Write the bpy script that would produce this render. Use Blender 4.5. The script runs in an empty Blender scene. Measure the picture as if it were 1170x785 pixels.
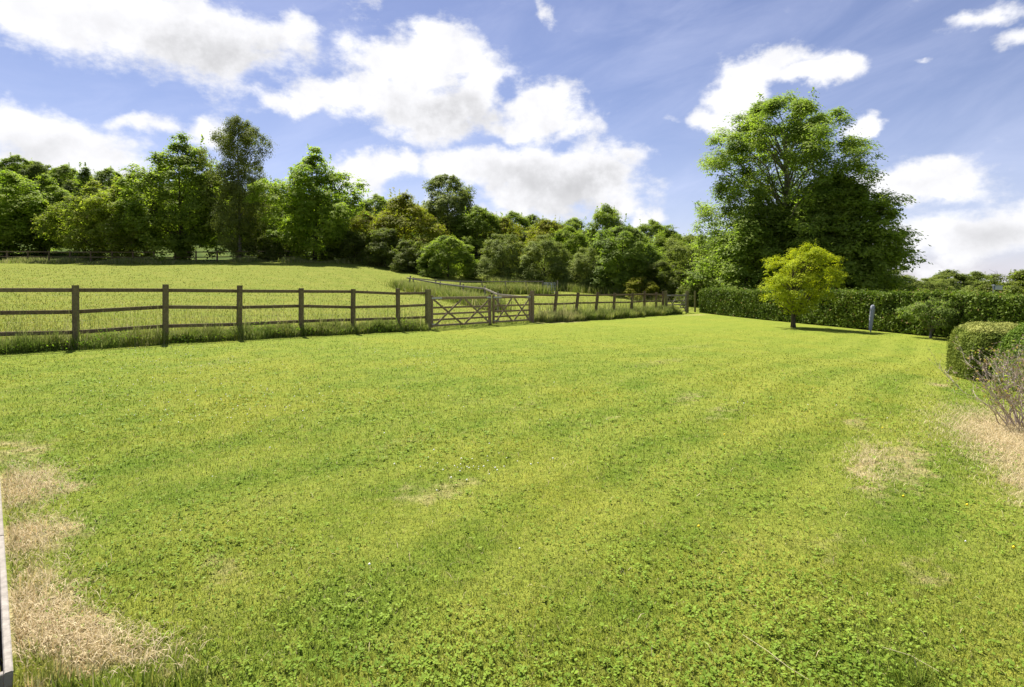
import bpy, bmesh, math, random
import numpy as np
from mathutils import Vector, Matrix, Euler

# ------------------------------------------------------------------ camera, world, sun, exposure
scene = bpy.context.scene
COL = scene.collection
EYE = 1.6
cam_d = bpy.data.cameras.new('camera')
cam = bpy.data.objects.new('camera', cam_d); COL.objects.link(cam)
cam.location = (0, 0, EYE)
cam.rotation_euler = (math.radians(90), 0, 0)
cam_d.sensor_width = 36.0
cam_d.lens = 640.0 / 1170.0 * 36.0
cam_d.shift_y = -0.062
cam_d.clip_start = 0.05
cam_d.clip_end = 5000
scene.camera = cam

SUN_EL, SUN_AZ = math.radians(58), math.radians(-30)      # azimuth from +Y towards +X
SUN_VEC = Vector((math.sin(SUN_AZ) * math.cos(SUN_EL), math.cos(SUN_AZ) * math.cos(SUN_EL), math.sin(SUN_EL)))
sun_d = bpy.data.lights.new('sun', 'SUN')
sun_d.energy = 4.9
sun_d.angle = math.radians(0.55)
sun_d.color = (1.0, 0.95, 0.86)
sun = bpy.data.objects.new('sun', sun_d); COL.objects.link(sun)
sun.rotation_euler = SUN_VEC.to_track_quat('Z', 'Y').to_euler()
sun.location = (-20, 20, 60)

scene.view_settings.view_transform = 'Standard'
scene.view_settings.look = 'None'
scene.view_settings.gamma = 1.0
scene.view_settings.use_curve_mapping = False
scene.view_settings.exposure = 1.2
scene.render.engine = 'CYCLES'
scene.cycles.use_denoising = True
scene.cycles.max_bounces = 8
scene.cycles.diffuse_bounces = 4
scene.cycles.transmission_bounces = 6
scene.cycles.glossy_bounces = 2
scene.cycles.caustics_reflective = False
scene.cycles.caustics_refractive = False


class NT:
    """small helper round a node tree"""
    def __init__(self, tree):
        self.t = tree; tree.nodes.clear()
    def n(self, typ, **kw):
        nd = self.t.nodes.new(typ)
        for k, v in kw.items():
            if k == 'inp':
                for i, x in v.items():
                    if hasattr(x, 'is_output') or isinstance(x, bpy.types.NodeSocket):
                        self.t.links.new(x, nd.inputs[i])
                    else:
                        nd.inputs[i].default_value = x
            else:
                setattr(nd, k, v)
        return nd
    def m(self, op, a, b=None, c=None, clamp=False):
        d = {0: a}
        if b is not None: d[1] = b
        if c is not None: d[2] = c
        return self.n('ShaderNodeMath', operation=op, use_clamp=clamp, inp=d).outputs[0]
    def v(self, op, a, b=None, c=None):
        d = {0: a}
        if b is not None: d[1] = b
        if c is not None: d[2] = c
        nd = self.n('ShaderNodeVectorMath', operation=op, inp=d)
        return nd.outputs['Value'] if op in ('LENGTH', 'DOT_PRODUCT', 'DISTANCE') else nd.outputs['Vector']
    def mix(self, f, a, b, blend='MIX'):
        return self.n('ShaderNodeMix', data_type='RGBA', blend_type=blend, inp={0: f, 6: a, 7: b}).outputs[2]
    def noise(self, vec, scale, detail=4, rough=.55, col=False, dist=0.0):
        nd = self.n('ShaderNodeTexNoise', inp={'Vector': vec, 'Scale': scale, 'Detail': detail, 'Roughness': rough, 'Distortion': dist})
        return nd.outputs['Color' if col else 'Fac']
    def ss(self, x, lo, hi, a=0.0, b=1.0):
        nd = self.n('ShaderNodeMapRange', interpolation_type='SMOOTHSTEP', inp={0: x, 1: lo, 2: hi, 3: a, 4: b})
        return nd.outputs[0]


def build_world():
    w = bpy.data.worlds.new('World'); scene.world = w; w.use_nodes = True
    T = NT(w.node_tree)
    out = T.n('ShaderNodeOutputWorld')
    sky = T.n('ShaderNodeTexSky', sky_type='NISHITA', sun_disc=False, sun_elevation=SUN_EL,
              sun_rotation=SUN_AZ % (2 * math.pi), altitude=50, air_density=1.0, dust_density=0.4, ozone_density=1.6)
    skycol = T.mix(1.0, sky.outputs[0], (0.83, 0.79, 0.97, 1), 'MULTIPLY')
    d = T.n('ShaderNodeNewGeometry').outputs['Incoming']
    d = T.v('SCALE', d); d.node.inputs[3].default_value = -1.0
    sep = T.n('ShaderNodeSeparateXYZ', inp={0: d})
    x, y, z = sep.outputs
    az = T.m('ARCTAN2', x, y)
    el = T.m('DIVIDE', z, T.m('MAXIMUM', T.m('SQRT', T.m('ADD', T.m('MULTIPLY', x, x), T.m('MULTIPLY', y, y))), .02))
    P = T.n('ShaderNodeCombineXYZ', inp={0: az, 1: el, 2: 0.0}).outputs[0]
    # wobble the lookup so that the banks of cloud get ragged edges
    wob = T.v('SCALE', T.v('SUBTRACT', T.noise(P, 5.0, 3, .6, True), (.5, .5, .5))); wob.node.inputs[3].default_value = .11
    wob2 = T.v('SCALE', T.v('SUBTRACT', T.noise(P, 22.0, 4, .65, True), (.5, .5, .5))); wob2.node.inputs[3].default_value = .035
    Q = T.v('ADD', T.v('ADD', P, wob), wob2)
    def A(px, py):
        u, v = (px - 585) / 640, (320 - py) / 640
        return math.atan(u), v / math.sqrt(1 + u * u)
    # cumulus: centre and half widths as bearings read off the horizon, amount, grey underside
    clouds = [(180, 22, 185, 52, 1.0, .2), (240, 55, 110, 46, 1.0, .9), (60, 10, 95, 34, .9, .1), (330, 40, 30, 34, .7, .2),
              (330, -120, 260, 90, .8, .5),
              (40, 150, 90, 30, 1.0, .25), (90, 168, 85, 30, 1.0, .3), (20, 185, 60, 30, .9, .5), (160, 142, 40, 14, .8, .1),
              (475, 70, 85, 42, 1.0, .15), (440, 115, 120, 30, 1.0, .2), (495, 130, 75, 38, 1.0, .9), (540, 90, 42, 42, .9, .3),
              (345, 122, 45, 13, .9, .0), (625, 128, 42, 36, 1.0, .25), (600, 150, 60, 22, .8, .2), (650, 140, 30, 14, .8, .1),
              (430, 195, 48, 20, 1.0, .2), (560, 195, 75, 22, 1.0, .3), (640, 210, 90, 36, 1.1, .8), (690, 195, 45, 24, .9, .4), (700, 230, 40, 16, .8, .4),
              (225, 160, 30, 18, .8, .2), (735, 250, 22, 9, .8, .1), (760, 140, 22, 9, .7, 0),
              (880, 75, 42, 24, 1.0, .1), (935, 82, 42, 15, 1.0, .1), (845, 110, 42, 20, 1.0, .1), (815, 135, 42, 16, .95, .2), (900, 70, 50, 18, .8, .1),
              (990, 152, 24, 12, .9, .1), (1060, 212, 75, 20, 1.0, .4), (1000, 205, 30, 16, .8, .2), (1100, 265, 110, 28, 1.0, .55), (1190, 250, 70, 30, .9, .4),
              (1130, 25, 48, 16, .75, 0), (1160, 50, 40, 18, .75, .1), (1055, 70, 14, 6, .6, 0), (618, 10, 10, 14, .6, 0),
              (1090, 300, 100, 10, .6, .4), (560, 240, 160, 12, .6, .3), (60, 205, 120, 14, .8, .5)]
    F = None; G = None
    for (px, py, rx, ry, a, g) in clouds:
        cx, cy = A(px, py)
        s = 1 + ((px - 585) / 640) ** 2
        ix, iy = 640 * s / rx, 640 * math.sqrt(s) / ry
        dv = T.v('MULTIPLY', T.v('SUBTRACT', Q, (cx, cy, 0)), (ix * .80, iy * .80, 0))
        e = T.m('MULTIPLY', T.m('EXPONENT', T.m('MULTIPLY', T.v('DOT_PRODUCT', dv, dv), -1.0)), a)
        F = e if F is None else T.m('SMOOTH_MAX', F, e, .12)
        if g >= .2:
            dv = T.v('MULTIPLY', T.v('SUBTRACT', Q, (cx, cy - ry * .16 / 640, 0)), (ix * 1.05, iy * 1.15, 0))
            e = T.m('MULTIPLY', T.m('EXPONENT', T.m('MULTIPLY', T.v('DOT_PRODUCT', dv, dv), -1.0)), g)
            G = e if G is None else T.m('ADD', G, e)
    fine = T.noise(T.v('MULTIPLY', P, (1, 1.4, 1)), 9.0, 9, .62)
    dens = T.ss(T.m('ADD', F, T.m('MULTIPLY', T.m('SUBTRACT', fine, .5), 1.7)), .31, .76)
    # thin high streaks and veils
    st = T.v('MULTIPLY', T.n('ShaderNodeVectorRotate', inp={0: P, 'Angle': -.30}).outputs[0], (1.6, 5.0, 1))
    cir = T.noise(st, 2.2, 8, .6, False, .6)
    veil = T.m('MULTIPLY', T.ss(cir, .30, .90, .22, .85), .34)
    low = T.ss(el, .0, .36, .20, .0)
    veil = T.m('ADD', veil, low, clamp=True)
    # soft body modelling
    puff = T.noise(P, 11.0, 6, .6)
    shade = T.m('MULTIPLY', G, T.ss(puff, .30, .72, 1.15, .35))
    br = T.ss(shade, 0.04, 1.1, 1.0, .66)
    puff2 = T.ss(T.noise(T.v('ADD', P, (.012, -.02, 3.0)), 16.0, 7, .6), .3, .7, .86, 1.0)
    br = T.m('MULTIPLY', T.m('MULTIPLY', br, puff2), 9.8)
    cc = T.n('ShaderNodeCombineColor', inp={0: br, 1: T.m('MULTIPLY', br, 1.0), 2: T.m('MULTIPLY', br, 1.03)}).outputs[0]
    c1 = T.mix(veil, skycol, (9.1, 9.4, 11.5, 1))
    c2 = T.mix(dens, c1, cc)
    bg = T.n('ShaderNodeBackground', inp={0: c2, 1: 0.05})
    T.t.links.new(bg.outputs[0], out.inputs[0])
    w.cycles.sampling_method = 'MANUAL'; w.cycles.sample_map_resolution = 512
build_world()

# ------------------------------------------------------------------ terrain
_CP = np.array([
    (0, 0, 0), (0, -12, 0), (-9, 0, .1), (9, 0, -.12), (-2, 2.2, 0), (2, 3, -.02), (5.8, 6.6, -.12), (0, 9, -.03),
    (-9.9, 12.7, .05), (-15, 8, .12), (-22, 2, .2), (-3.06, 20.4, -.2), (.9, 24.9, -.28), (5.5, 30, -.42), (11.5, 37, -.55), (12.7, 38, -.6),
    (18, 22, -.75), (13.1, 26, -.6), (17, 23.5, -.73), (9.9, 11.8, -.5), (8.2, 11.4, -.34), (7.2, 8.6, -.2), (13, 13.5, -.62), (20, 13, -.9), (22, 36, -.95), (45, 40, -1.6),
    (-.8, 31, -.12), (-1.65, 34, .05), (-3.3, 38, .23), (-5.4, 42, .45), (-8.6, 46, .74), (-6.2, 47, .5), (2.6, 50, .42), (2.6, 60, 1.15),
    (-60, 68, 3.85), (-38, 67, 3.7), (-18, 66, 3.55), (-9, 63, 2.45), (-3.5, 61, 1.75), (9, 55, .35), (17, 52, -.3), (32, 52, -1.1),
    (-25, 30, 1.0), (-45, 40, 1.9), (-80, 62, 3.6), (-14, 45, 1.6), (-20, 22, .55), (-35, 12, .6),
    (-90, 135, 22), (-60, 130, 18), (-20, 125, 11), (0, 120, 8.5), (30, 120, 5.5), (60, 120, -1), (90, 90, -3), (95, 200, -3),
    (0, 260, 22), (-120, 260, 40), (150, 300, -2), (220, 160, -6), (20, 200, 15), (-60, -40, 0), (60, -40, -1), (0, 90, 3.2), (-40, 90, 6.5), (-80, 95, 9), (30, 80, 0), (50, 75, -2)], dtype=float)


def _phi(r2):
    return .5 * r2 * np.log(np.maximum(r2, 1e-12))
_S = 40.0
def _tps_fit():
    n = len(_CP); XY = _CP[:, :2] / _S
    r2 = ((XY[:, None] - XY[None]) ** 2).sum(-1)
    K = _phi(r2) + np.eye(n) * 2e-4
    Pm = np.c_[np.ones(n), XY]
    M = np.block([[K, Pm], [Pm.T, np.zeros((3, 3))]])
    return np.linalg.solve(M, np.r_[_CP[:, 2], 0, 0, 0])
_W = _tps_fit()
def gz(x, y):
    x = np.clip(np.atleast_1d(np.asarray(x, float)), -260, 300); y = np.clip(np.atleast_1d(np.asarray(y, float)), -50, 320)
    sh = x.shape; q = np.c_[x.ravel(), y.ravel()] / _S
    out = np.empty(len(q))
    for i in range(0, len(q), 60000):
        s = q[i:i + 60000]
        r2 = ((s[:, None] - _CP[None, :, :2] / _S) ** 2).sum(-1)
        out[i:i + 60000] = _phi(r2) @ _W[:len(_CP)] + _W[-3] + s @ _W[-2:]
    return out.reshape(sh)
def g1(x, y): return float(gz([x], [y])[0])

# ------------------------------------------------------------------ mesh helpers
def link(name, me, mat=None, parent=None, loc=None):
    me.name = name
    o = bpy.data.objects.new(name, me); COL.objects.link(o)
    if mat is not None and len(me.materials) == 0: me.materials.append(mat)
    if parent: o.parent = parent
    if loc is not None: o.location = loc
    return o
def tag(o, label=None, cat=None, group=None, kind=None):
    for k, v in (('label', label), ('category', cat), ('group', group), ('kind', kind)):
        if v: o[k] = v
    return o
def thing(name, label, cat, loc=(0, 0, 0), rotz=0, group=None):
    o = bpy.data.objects.new(name, None); COL.objects.link(o); o.empty_display_size = .2
    o.location = loc; o.rotation_euler = (0, 0, rotz)
    return tag(o, label, cat, group)
def np_mesh(name, V, faces, attrs=None, smooth=False):
    """V (n,3); faces: list of (m,k) index arrays"""
    me = bpy.data.meshes.new(name)
    V = np.ascontiguousarray(V, dtype=np.float32)
    me.vertices.add(len(V)); me.vertices.foreach_set('co', V.ravel())
    loops = np.concatenate([f.ravel() for f in faces]).astype(np.int32)
    tot = np.concatenate([np.full(len(f), f.shape[1], np.int32) for f in faces])
    start = np.concatenate([[0], np.cumsum(tot)[:-1]]).astype(np.int32)
    me.loops.add(len(loops)); me.loops.foreach_set('vertex_index', loops)
    me.polygons.add(len(tot)); me.polygons.foreach_set('loop_start', start); me.polygons.foreach_set('loop_total', tot)
    if smooth: me.polygons.foreach_set('use_smooth', np.ones(len(tot), bool))
    me.update(calc_edges=True)
    for k, a in (attrs or {}).items():
        at = me.attributes.new(k, 'FLOAT', 'POINT'); at.data.foreach_set('value', np.asarray(a, np.float32))
    return me

class MB:
    """gathers boxes and tubes into one mesh"""
    def __init__(self): self.V = []; self.F = []
    def add(self, vs, fs):
        k = len(self.V); self.V += [tuple(v) for v in vs]; self.F += [tuple(i + k for i in f) for f in fs]
    def beam(self, a, b, w, h, up=(0, 0, 1), bev=0.0):
        """a timber from a to b, w across and h along up, with chamfered edges"""
        a, b = Vector(a), Vector(b); d = (b - a).normalized()
        upv = Vector(up); s = d.cross(upv)
        if s.length < 1e-4: s = Vector((1, 0, 0))
        s.normalize(); u = s.cross(d).normalized()
        c = min(bev, .45 * w, .45 * h)
        if c <= 0:
            prof = [(-w / 2, -h / 2), (w / 2, -h / 2), (w / 2, h / 2), (-w / 2, h / 2)]
        else:
            prof = [(-w / 2 + c, -h / 2), (w / 2 - c, -h / 2), (w / 2, -h / 2 + c), (w / 2, h / 2 - c), (w / 2 - c, h / 2), (-w / 2 + c, h / 2), (-w / 2, h / 2 - c), (-w / 2, -h / 2 + c)]
        n = len(prof)
        vs = [a + s * p + u * q for p, q in prof] + [b + s * p + u * q for p, q in prof]
        fs = [(i, (i + 1) % n, n + (i + 1) % n, n + i) for i in range(n)] + [tuple(reversed(range(n))), tuple(range(n, 2 * n))]
        self.add(vs, fs)
    def tube(self, pts, rad, n=6):
        pts = [Vector(p) for p in pts]; vs = []; ref = Vector((.31, .77, .55)).normalized()
        for i, p in enumerate(pts):
            d = (pts[min(i + 1, len(pts) - 1)] - pts[max(i - 1, 0)]).normalized()
            s = d.cross(ref); s = s.normalized() if s.length > 1e-3 else Vector((1, 0, 0)); u = d.cross(s)
            r = rad[i] if hasattr(rad, '__len__') else rad
            vs += [p + (s * math.cos(t) + u * math.sin(t)) * r for t in [2 * math.pi * k / n for k in range(n)]]
        fs = [(i * n + k, i * n + (k + 1) % n, (i + 1) * n + (k + 1) % n, (i + 1) * n + k) for i in range(len(pts) - 1) for k in range(n)]
        fs += [tuple(reversed(range(n))), tuple(range((len(pts) - 1) * n, len(pts) * n))]
        self.add(vs, fs)
    def build(self, name, mat, parent=None, loc=None, smooth=False):
        me = bpy.data.meshes.new(name); me.from_pydata(self.V, [], self.F)
        if smooth: me.polygons.foreach_set('use_smooth', [True] * len(me.polygons))
        me.update()
        return link(name, me, mat, parent, loc)

# ------------------------------------------------------------------ materials
def new_mat(name):
    m = bpy.data.materials.new(name); m.use_nodes = True
    return m, NT(m.node_tree)
def finish(T, col, rough=.8, spec=.3, bump=None, bs=.3, bd=.01, translucent=0.0, tcol=None):
    out = T.n('ShaderNodeOutputMaterial')
    p = T.n('ShaderNodeBsdfPrincipled', inp={'Base Color': col, 'Roughness': rough, 'Specular IOR Level': spec})
    if bump is not None:
        b = T.n('ShaderNodeBump', inp={'Strength': bs, 'Distance': bd, 'Height': bump}); T.t.links.new(b.outputs[0], p.inputs['Normal'])
    if translucent > 0:
        t = T.n('ShaderNodeBsdfTranslucent', inp={0: tcol if tcol is not None else col})
        mx = T.n('ShaderNodeMixShader', inp={0: translucent, 1: p.outputs[0], 2: t.outputs[0]})
        T.t.links.new(mx.outputs[0], out.inputs[0])
    else:
        T.t.links.new(p.outputs[0], out.inputs[0])

FD = np.array([.661, .750])                       # along the paddock fence, away from the camera
FA = np.array([-9.88, 12.7])                      # its first post on the left
def grass_group():
    """colour of the turf by its place: paddock or lawn, mowing bands, scorched patches"""
    g = bpy.data.node_groups.new('turf_colour', 'ShaderNodeTree')
    g.interface.new_socket('Colour', in_out='OUTPUT', socket_type='NodeSocketColor')
    g.interface.new_socket('Dry', in_out='OUTPUT', socket_type='NodeSocketFloat')
    T = NT(g)
    out = T.n('NodeGroupOutput')
    pos = T.n('ShaderNodeNewGeometry').outputs['Position']
    flat = T.v('MULTIPLY', pos, (1, 1, 0))
    sep = T.n('ShaderNodeSeparateXYZ', inp={0: pos}); X, Y, _ = sep.outputs
    big = T.noise(flat, .35, 4, .6)
    mid = T.noise(flat, 1.7, 5, .65)
    fine = T.noise(flat, 9.0, 4, .7)
    c = T.mix(T.ss(mid, .25, .75), (.155, .235, .026, 1), (.290, .340, .052, 1))
    c = T.mix(T.m('MULTIPLY', T.ss(big, .42, .64), .50), c, (.400, .370, .056, 1))
    c = T.mix(T.m('MULTIPLY', T.ss(fine, .46, .78), .45), c, (.46, .38, .13, 1))
    # distance across the lawn from the fence line -> mowing bands run along the fence
    s = T.m('ADD', T.m('MULTIPLY', T.m('SUBTRACT', X, float(FA[0])), float(FD[1])), T.m('MULTIPLY', T.m('SUBTRACT', Y, float(FA[1])), float(-FD[0])))
    sw = T.m('ADD', s, T.m('MULTIPLY', T.noise(flat, .22, 2), 1.3))
    band = T.m('SINE', T.m('MULTIPLY', sw, 6.2))
    c = T.mix(T.m('MULTIPLY', T.ss(band, -.7, .9), T.m('ADD', .16, T.m('MULTIPLY', T.ss(s, 9, 14), .34))), c, (.43, .435, .085, 1))
    far = T.ss(Y, 6, 26)
    c = T.mix(T.m('MULTIPLY', far, .45), c, (.350, .375, .058, 1))
    # scorched places
    wob = T.v('SCALE', T.v('SUBTRACT', T.noise(flat, 2.6, 4, .65, True), (.5, .5, .5))); wob.node.inputs[3].default_value = 1.0
    Q = T.v('ADD', flat, T.v('MULTIPLY', wob, (1, 1, 0)))
    dry = None
    for (cx, cy, ang, rl, rs, a) in [(-3.75, 4.30, 133, .55, .30, .95), (-3.0, 3.42, 133, .40, .26, .85), (-1.95, 2.48, 165, .52, .17, 1.0), (-2.35, 2.72, 133, .45, .20, .9), (-4.6, 5.2, 133, .8, .3, .6),
                                     (5.35, 5.7, 58, 1.75, .55, 1.05), (4.25, 4.35, 55, .9, .32, .9), (7.6, 9.9, 55, .5, .22, .7),
                                     (4.1, 6.6, 56, .6, .2, .6), (3.15, 4.95, 58, 1.25, .13, .70), (3.62, 5.15, 57, 1.25, .15, .72), (2.3, 3.1, 50, .35, .10, .55), (2.6, 7.0, 50, .7, .12, .5),
                                     (1.9, 3.3, 40, .4, .12, .45), (-.6, 4.3, 60, .5, .3, .55), (-1.1, 5.6, 60, .6, .25, .45), (1.2, 6.6, 50, .5, .2, .45),
                                     (.1, 7.2, 50, .9, .25, .4), (2.5, 7.9, 50, .9, .2, .5), (-1.6, 3.2, 20, .3, .2, .45), (11.4, 34.8, 48, 2.4, .5, .6), (2.2, 26.0, 48, 2.0, .8, .8),
                                     (3.2, 12.0, 50, 2.2, .4, .45), (5.0, 16.0, 50, 3.2, .5, .4), (-5.5, 11, 50, 2.5, .35, .4)]:
        r = math.radians(ang)
        d = T.v('SUBTRACT', Q, (cx, cy, 0))
        a1 = T.m('DIVIDE', T.v('DOT_PRODUCT', d, (math.cos(r), math.sin(r), 0)), rl)
        a2 = T.m('DIVIDE', T.v('DOT_PRODUCT', d, (-math.sin(r), math.cos(r), 0)), rs)
        e = T.m('MULTIPLY', T.m('EXPONENT', T.m('MULTIPLY', T.m('ADD', T.m('MULTIPLY', a1, a1), T.m('MULTIPLY', a2, a2)), -.7)), a)
        dry = e if dry is None else T.m('MAXIMUM', dry, e)
    dry = T.m('MULTIPLY', T.ss(T.m('ADD', dry, T.m('MULTIPLY', T.m('SUBTRACT', T.noise(flat, 5.5, 4, .7), .5), .9)), .30, .80), T.ss(fine, .15, .5, .45, 1.0))
    c = T.mix(dry, c, T.mix(T.ss(fine, .3, .7), (.45, .345, .175, 1), (.66, .54, .31, 1)))
    # the paddock: longer, paler, more even
    pad = T.ss(s, -.1, -.5)
    pc = T.mix(T.ss(T.noise(flat, .6, 5, .65), .35, .7), (.235, .262, .042, 1), (.315, .305, .064, 1))
    c = T.mix(pad, c, pc)
    # beyond the mown field
    hill = T.ss(Y, 64, 70)
    hc = T.mix(T.ss(T.noise(flat, .3, 4), .4, .6), (.06, .09, .02, 1), (.13, .16, .035, 1))
    c = T.mix(hill, c, hc)
    c = T.mix(T.m('MULTIPLY', T.ss(T.noise(flat, .9, 5, .7), .54, .74), T.m('SUBTRACT', .30, T.m('MULTIPLY', pad, .2))), c, (.40, .35, .13, 1))
    c = T.mix(1.0, c, (.83, .85, .76, 1), 'MULTIPLY')
    T.t.links.new(c, out.inputs[0]); T.t.links.new(dry, out.inputs[1])
    return g
TURF = grass_group()

def mat_ground():
    m, T = new_mat('turf_ground')
    g = T.n('ShaderNodeGroup', node_tree=TURF)
    pos = T.n('ShaderNodeNewGeometry').outputs['Position']
    f = T.noise(pos, 38, 5, .75)
    f2 = T.noise(pos, 7, 4, .7)
    c = T.mix(T.ss(f, .3, .75), T.mix(.5, g.outputs[0], (.05, .08, .012, 1)), g.outputs[0])
    c = T.mix(1.0, c, T.n('ShaderNodeCombineColor', inp={0: T.ss(f2, .25, .7, .72, 1.05), 1: T.ss(f2, .25, .7, .78, 1.05), 2: T.ss(f2, .25, .7, .7, 1.05)}).outputs[0], 'MULTIPLY')
    finish(T, c, .95, .05, T.m('ADD', f, T.m('MULTIPLY', f2, 1.5)), .8, .035)
    return m
def mat_blade(name='grass_blade', gain=1.0, straw=.04, tall=False):
    m, T = new_mat(name)
    g = T.n('ShaderNodeGroup', node_tree=TURF)
    r = T.n('ShaderNodeAttribute', attribute_name='rnd').outputs['Fac']
    h = T.n('ShaderNodeAttribute', attribute_name='hgt').outputs['Fac']
    k = T.m('MULTIPLY', T.ss(r, 0, 1, .64, 1.34), gain)
    c = T.mix(1.0, g.outputs[0], T.n('ShaderNodeCombineColor', inp={0: T.m('MULTIPLY', k, T.ss(r, .3, 1, .9, 1.12)), 1: k, 2: k}).outputs[0], 'MULTIPLY')
    st = T.m('GREATER_THAN', T.m('FRACT', T.m('MULTIPLY', r, 37.7)), 1 - straw)
    c = T.mix(T.m('MULTIPLY', st, .8), c, (.50, .43, .22, 1))
    if tall:
        pn = T.noise(T.n('ShaderNodeNewGeometry').outputs['Position'], 1.2, 3, .6)
        c = T.mix(T.ss(pn, .3, .7, .10, .70), c, (.150, .230, .030, 1))
        c = T.mix(T.m('MULTIPLY', T.ss(h, .5, 1.0), .32), c, (.46, .50, .17, 1))
    finish(T, c, .6, .12, translucent=.42)
    return m
def mat_leaf(name, a, b, tcol_gain=(1.46, 1.68, .66), trans=.50, ns=.8, spec=.06, accent=None, acc=.0):
    """leaf colours run from a to b by clump, by leaf; accent = young or faded leaves"""
    m, T = new_mat(name)
    r = T.n('ShaderNodeAttribute', attribute_name='rnd').outputs['Fac']
    oc = T.n('ShaderNodeTexCoord').outputs['Object']
    oi = T.n('ShaderNodeObjectInfo').outputs['Random']
    n = T.noise(T.v('ADD', oc, T.n('ShaderNodeCombineXYZ', inp={0: T.m('MULTIPLY', oi, 31.0)}).outputs[0]), ns, 3, .6)
    f = T.m('ADD', T.m('MULTIPLY', T.ss(n, .32, .68), .65), T.m('MULTIPLY', r, .35))
    c = T.mix(f, (*a, 1), (*b, 1))
    if accent:
        c = T.mix(T.m('MULTIPLY', T.m('GREATER_THAN', T.m('FRACT', T.m('MULTIPLY', r, 17.3)), 1 - acc), .85), c, (*accent, 1))
    tc = T.mix(1.0, c, (*tcol_gain, 1), 'MULTIPLY')
    finish(T, c, .6, spec, translucent=trans, tcol=tc)
    return m
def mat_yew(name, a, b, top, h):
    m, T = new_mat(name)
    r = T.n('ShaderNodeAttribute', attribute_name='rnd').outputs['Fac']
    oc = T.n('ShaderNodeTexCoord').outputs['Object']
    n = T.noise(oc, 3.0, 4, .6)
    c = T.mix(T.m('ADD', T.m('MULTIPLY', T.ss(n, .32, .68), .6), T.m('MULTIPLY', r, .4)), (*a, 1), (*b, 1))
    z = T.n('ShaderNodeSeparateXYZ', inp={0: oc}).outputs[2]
    br = T.m('MULTIPLY', T.ss(z, h * .90, h * .985), T.ss(T.m('ADD', n, T.m('MULTIPLY', r, .3)), .45, .8, .35, 1.0))  # paler near the top: browning plus sunlight put into the leaf colour
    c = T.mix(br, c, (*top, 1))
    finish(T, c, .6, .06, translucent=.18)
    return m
def mat_bark(name, a, b, sc=9.0):
    m, T = new_mat(name)
    oc = T.n('ShaderNodeTexCoord').outputs['Object']
    n = T.noise(T.v('MULTIPLY', oc, (1, 1, .25)), sc, 6, .7)
    finish(T, T.mix(T.ss(n, .3, .7), (*a, 1), (*b, 1)), .9, .15, n, .7, .02)
    return m
def mat_timber(name, a, b, moss=(.09, .10, .03), mossa=.4, lichen=0.0):
    m, T = new_mat(name)
    oc = T.n('ShaderNodeNewGeometry').outputs['Position']
    g = T.noise(T.v('MULTIPLY', oc, (6, 6, 6)), 3.0, 6, .7)
    fine = T.noise(T.v('MULTIPLY', oc, (14, 14, 60)), 2.0, 4, .7)
    c = T.mix(T.ss(g, .3, .7), (*a, 1), (*b, 1))
    c = T.mix(T.m('MULTIPLY', T.ss(fine, .5, .75), .35), c, (a[0] * .5, a[1] * .5, a[2] * .5, 1))
    c = T.mix(T.m('MULTIPLY', T.ss(T.noise(oc, 2.2, 4, .65), .45, .7), mossa), c, (*moss, 1))
    rv = T.n('ShaderNodeObjectInfo').outputs['Random']
    c = T.mix(T.m('MULTIPLY', rv, .55), c, T.mix(T.ss(g, .3, .7), (b[0] * .8, b[1] * .86, b[2] * .95, 1), (b[0] * 1.35, b[1] * 1.42, b[2] * 1.55, 1)))
    if lichen:
        c = T.mix(T.m('MULTIPLY', T.ss(T.noise(oc, 13, 4, .6), .62, .70), lichen), c, (.42, .40, .33, 1))
    finish(T, c, .85, .2, fine, .5, .006)
    return m
def mat_metal(name, c, rough=.45, met=.7):
    m, T = new_mat(name)
    n = T.noise(T.n('ShaderNodeNewGeometry').outputs['Position'], 14, 4, .6)
    out = T.n('ShaderNodeOutputMaterial')
    p = T.n('ShaderNodeBsdfPrincipled', inp={'Base Color': T.mix(n, (c[0] * .7, c[1] * .7, c[2] * .7, 1), (*c, 1)), 'Roughness': rough, 'Metallic': met})
    T.t.links.new(p.outputs[0], out.inputs[0])
    return m

M = {}
M['ground'] = mat_ground()
M['blade'] = mat_blade()
M['tall'] = mat_blade('tall_grass_blade', 1.0, .22, True)
M['pale'] = mat_blade('pale_seeding_grass', 1.25, .55, True)
M['weed'] = mat_leaf('lawn_weed_leaf', (.130, .215, .022), (.255, .345, .045), (1.4, 1.4, .6), .3, 2.0, spec=.08)
M['timber'] = mat_timber('fence_timber', (.085, .058, .032), (.190, .135, .074), (.110, .105, .035), .55)
M['post'] = mat_timber('fence_post_timber', (.075, .054, .030), (.175, .130, .068), (.170, .160, .040), .65, .15)
M['gate'] = mat_timber('gate_timber', (.140, .095, .058), (.260, .185, .115), (.13, .12, .06), .35, .25)
M['gpost'] = mat_timber('gate_post_timber', (.090, .072, .036), (.210, .175, .075), (.16, .155, .04), .7)
M['board'] = mat_timber('weathered_pale_board', (.17, .145, .115), (.29, .255, .21), (.22, .19, .15), .5, 0)
M['grey_rail'] = mat_timber('bleached_rail', (.12, .10, .075), (.24, .205, .155), (.2, .19, .1), .3, .2)
M['bark'] = mat_bark('bark', (.045, .036, .026), (.13, .105, .075))
M['birch_bark'] = mat_bark('pale_bark', (.07, .06, .05), (.34, .31, .27), 5)
M['ash_bark'] = mat_bark('ash_bark', (.10, .09, .065), (.24, .21, .16))
M['twig'] = mat_bark('dry_twig', (.30, .235, .19), (.62, .53, .46), 30)
M['steel'] = mat_metal('galvanised_steel', (.48, .49, .50))
M['wire'] = mat_metal('fence_wire', (.22, .22, .21), .6, .4)
M['alu'] = mat_metal('grey_hurdle', (.40, .43, .47), .5, .2)

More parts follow.
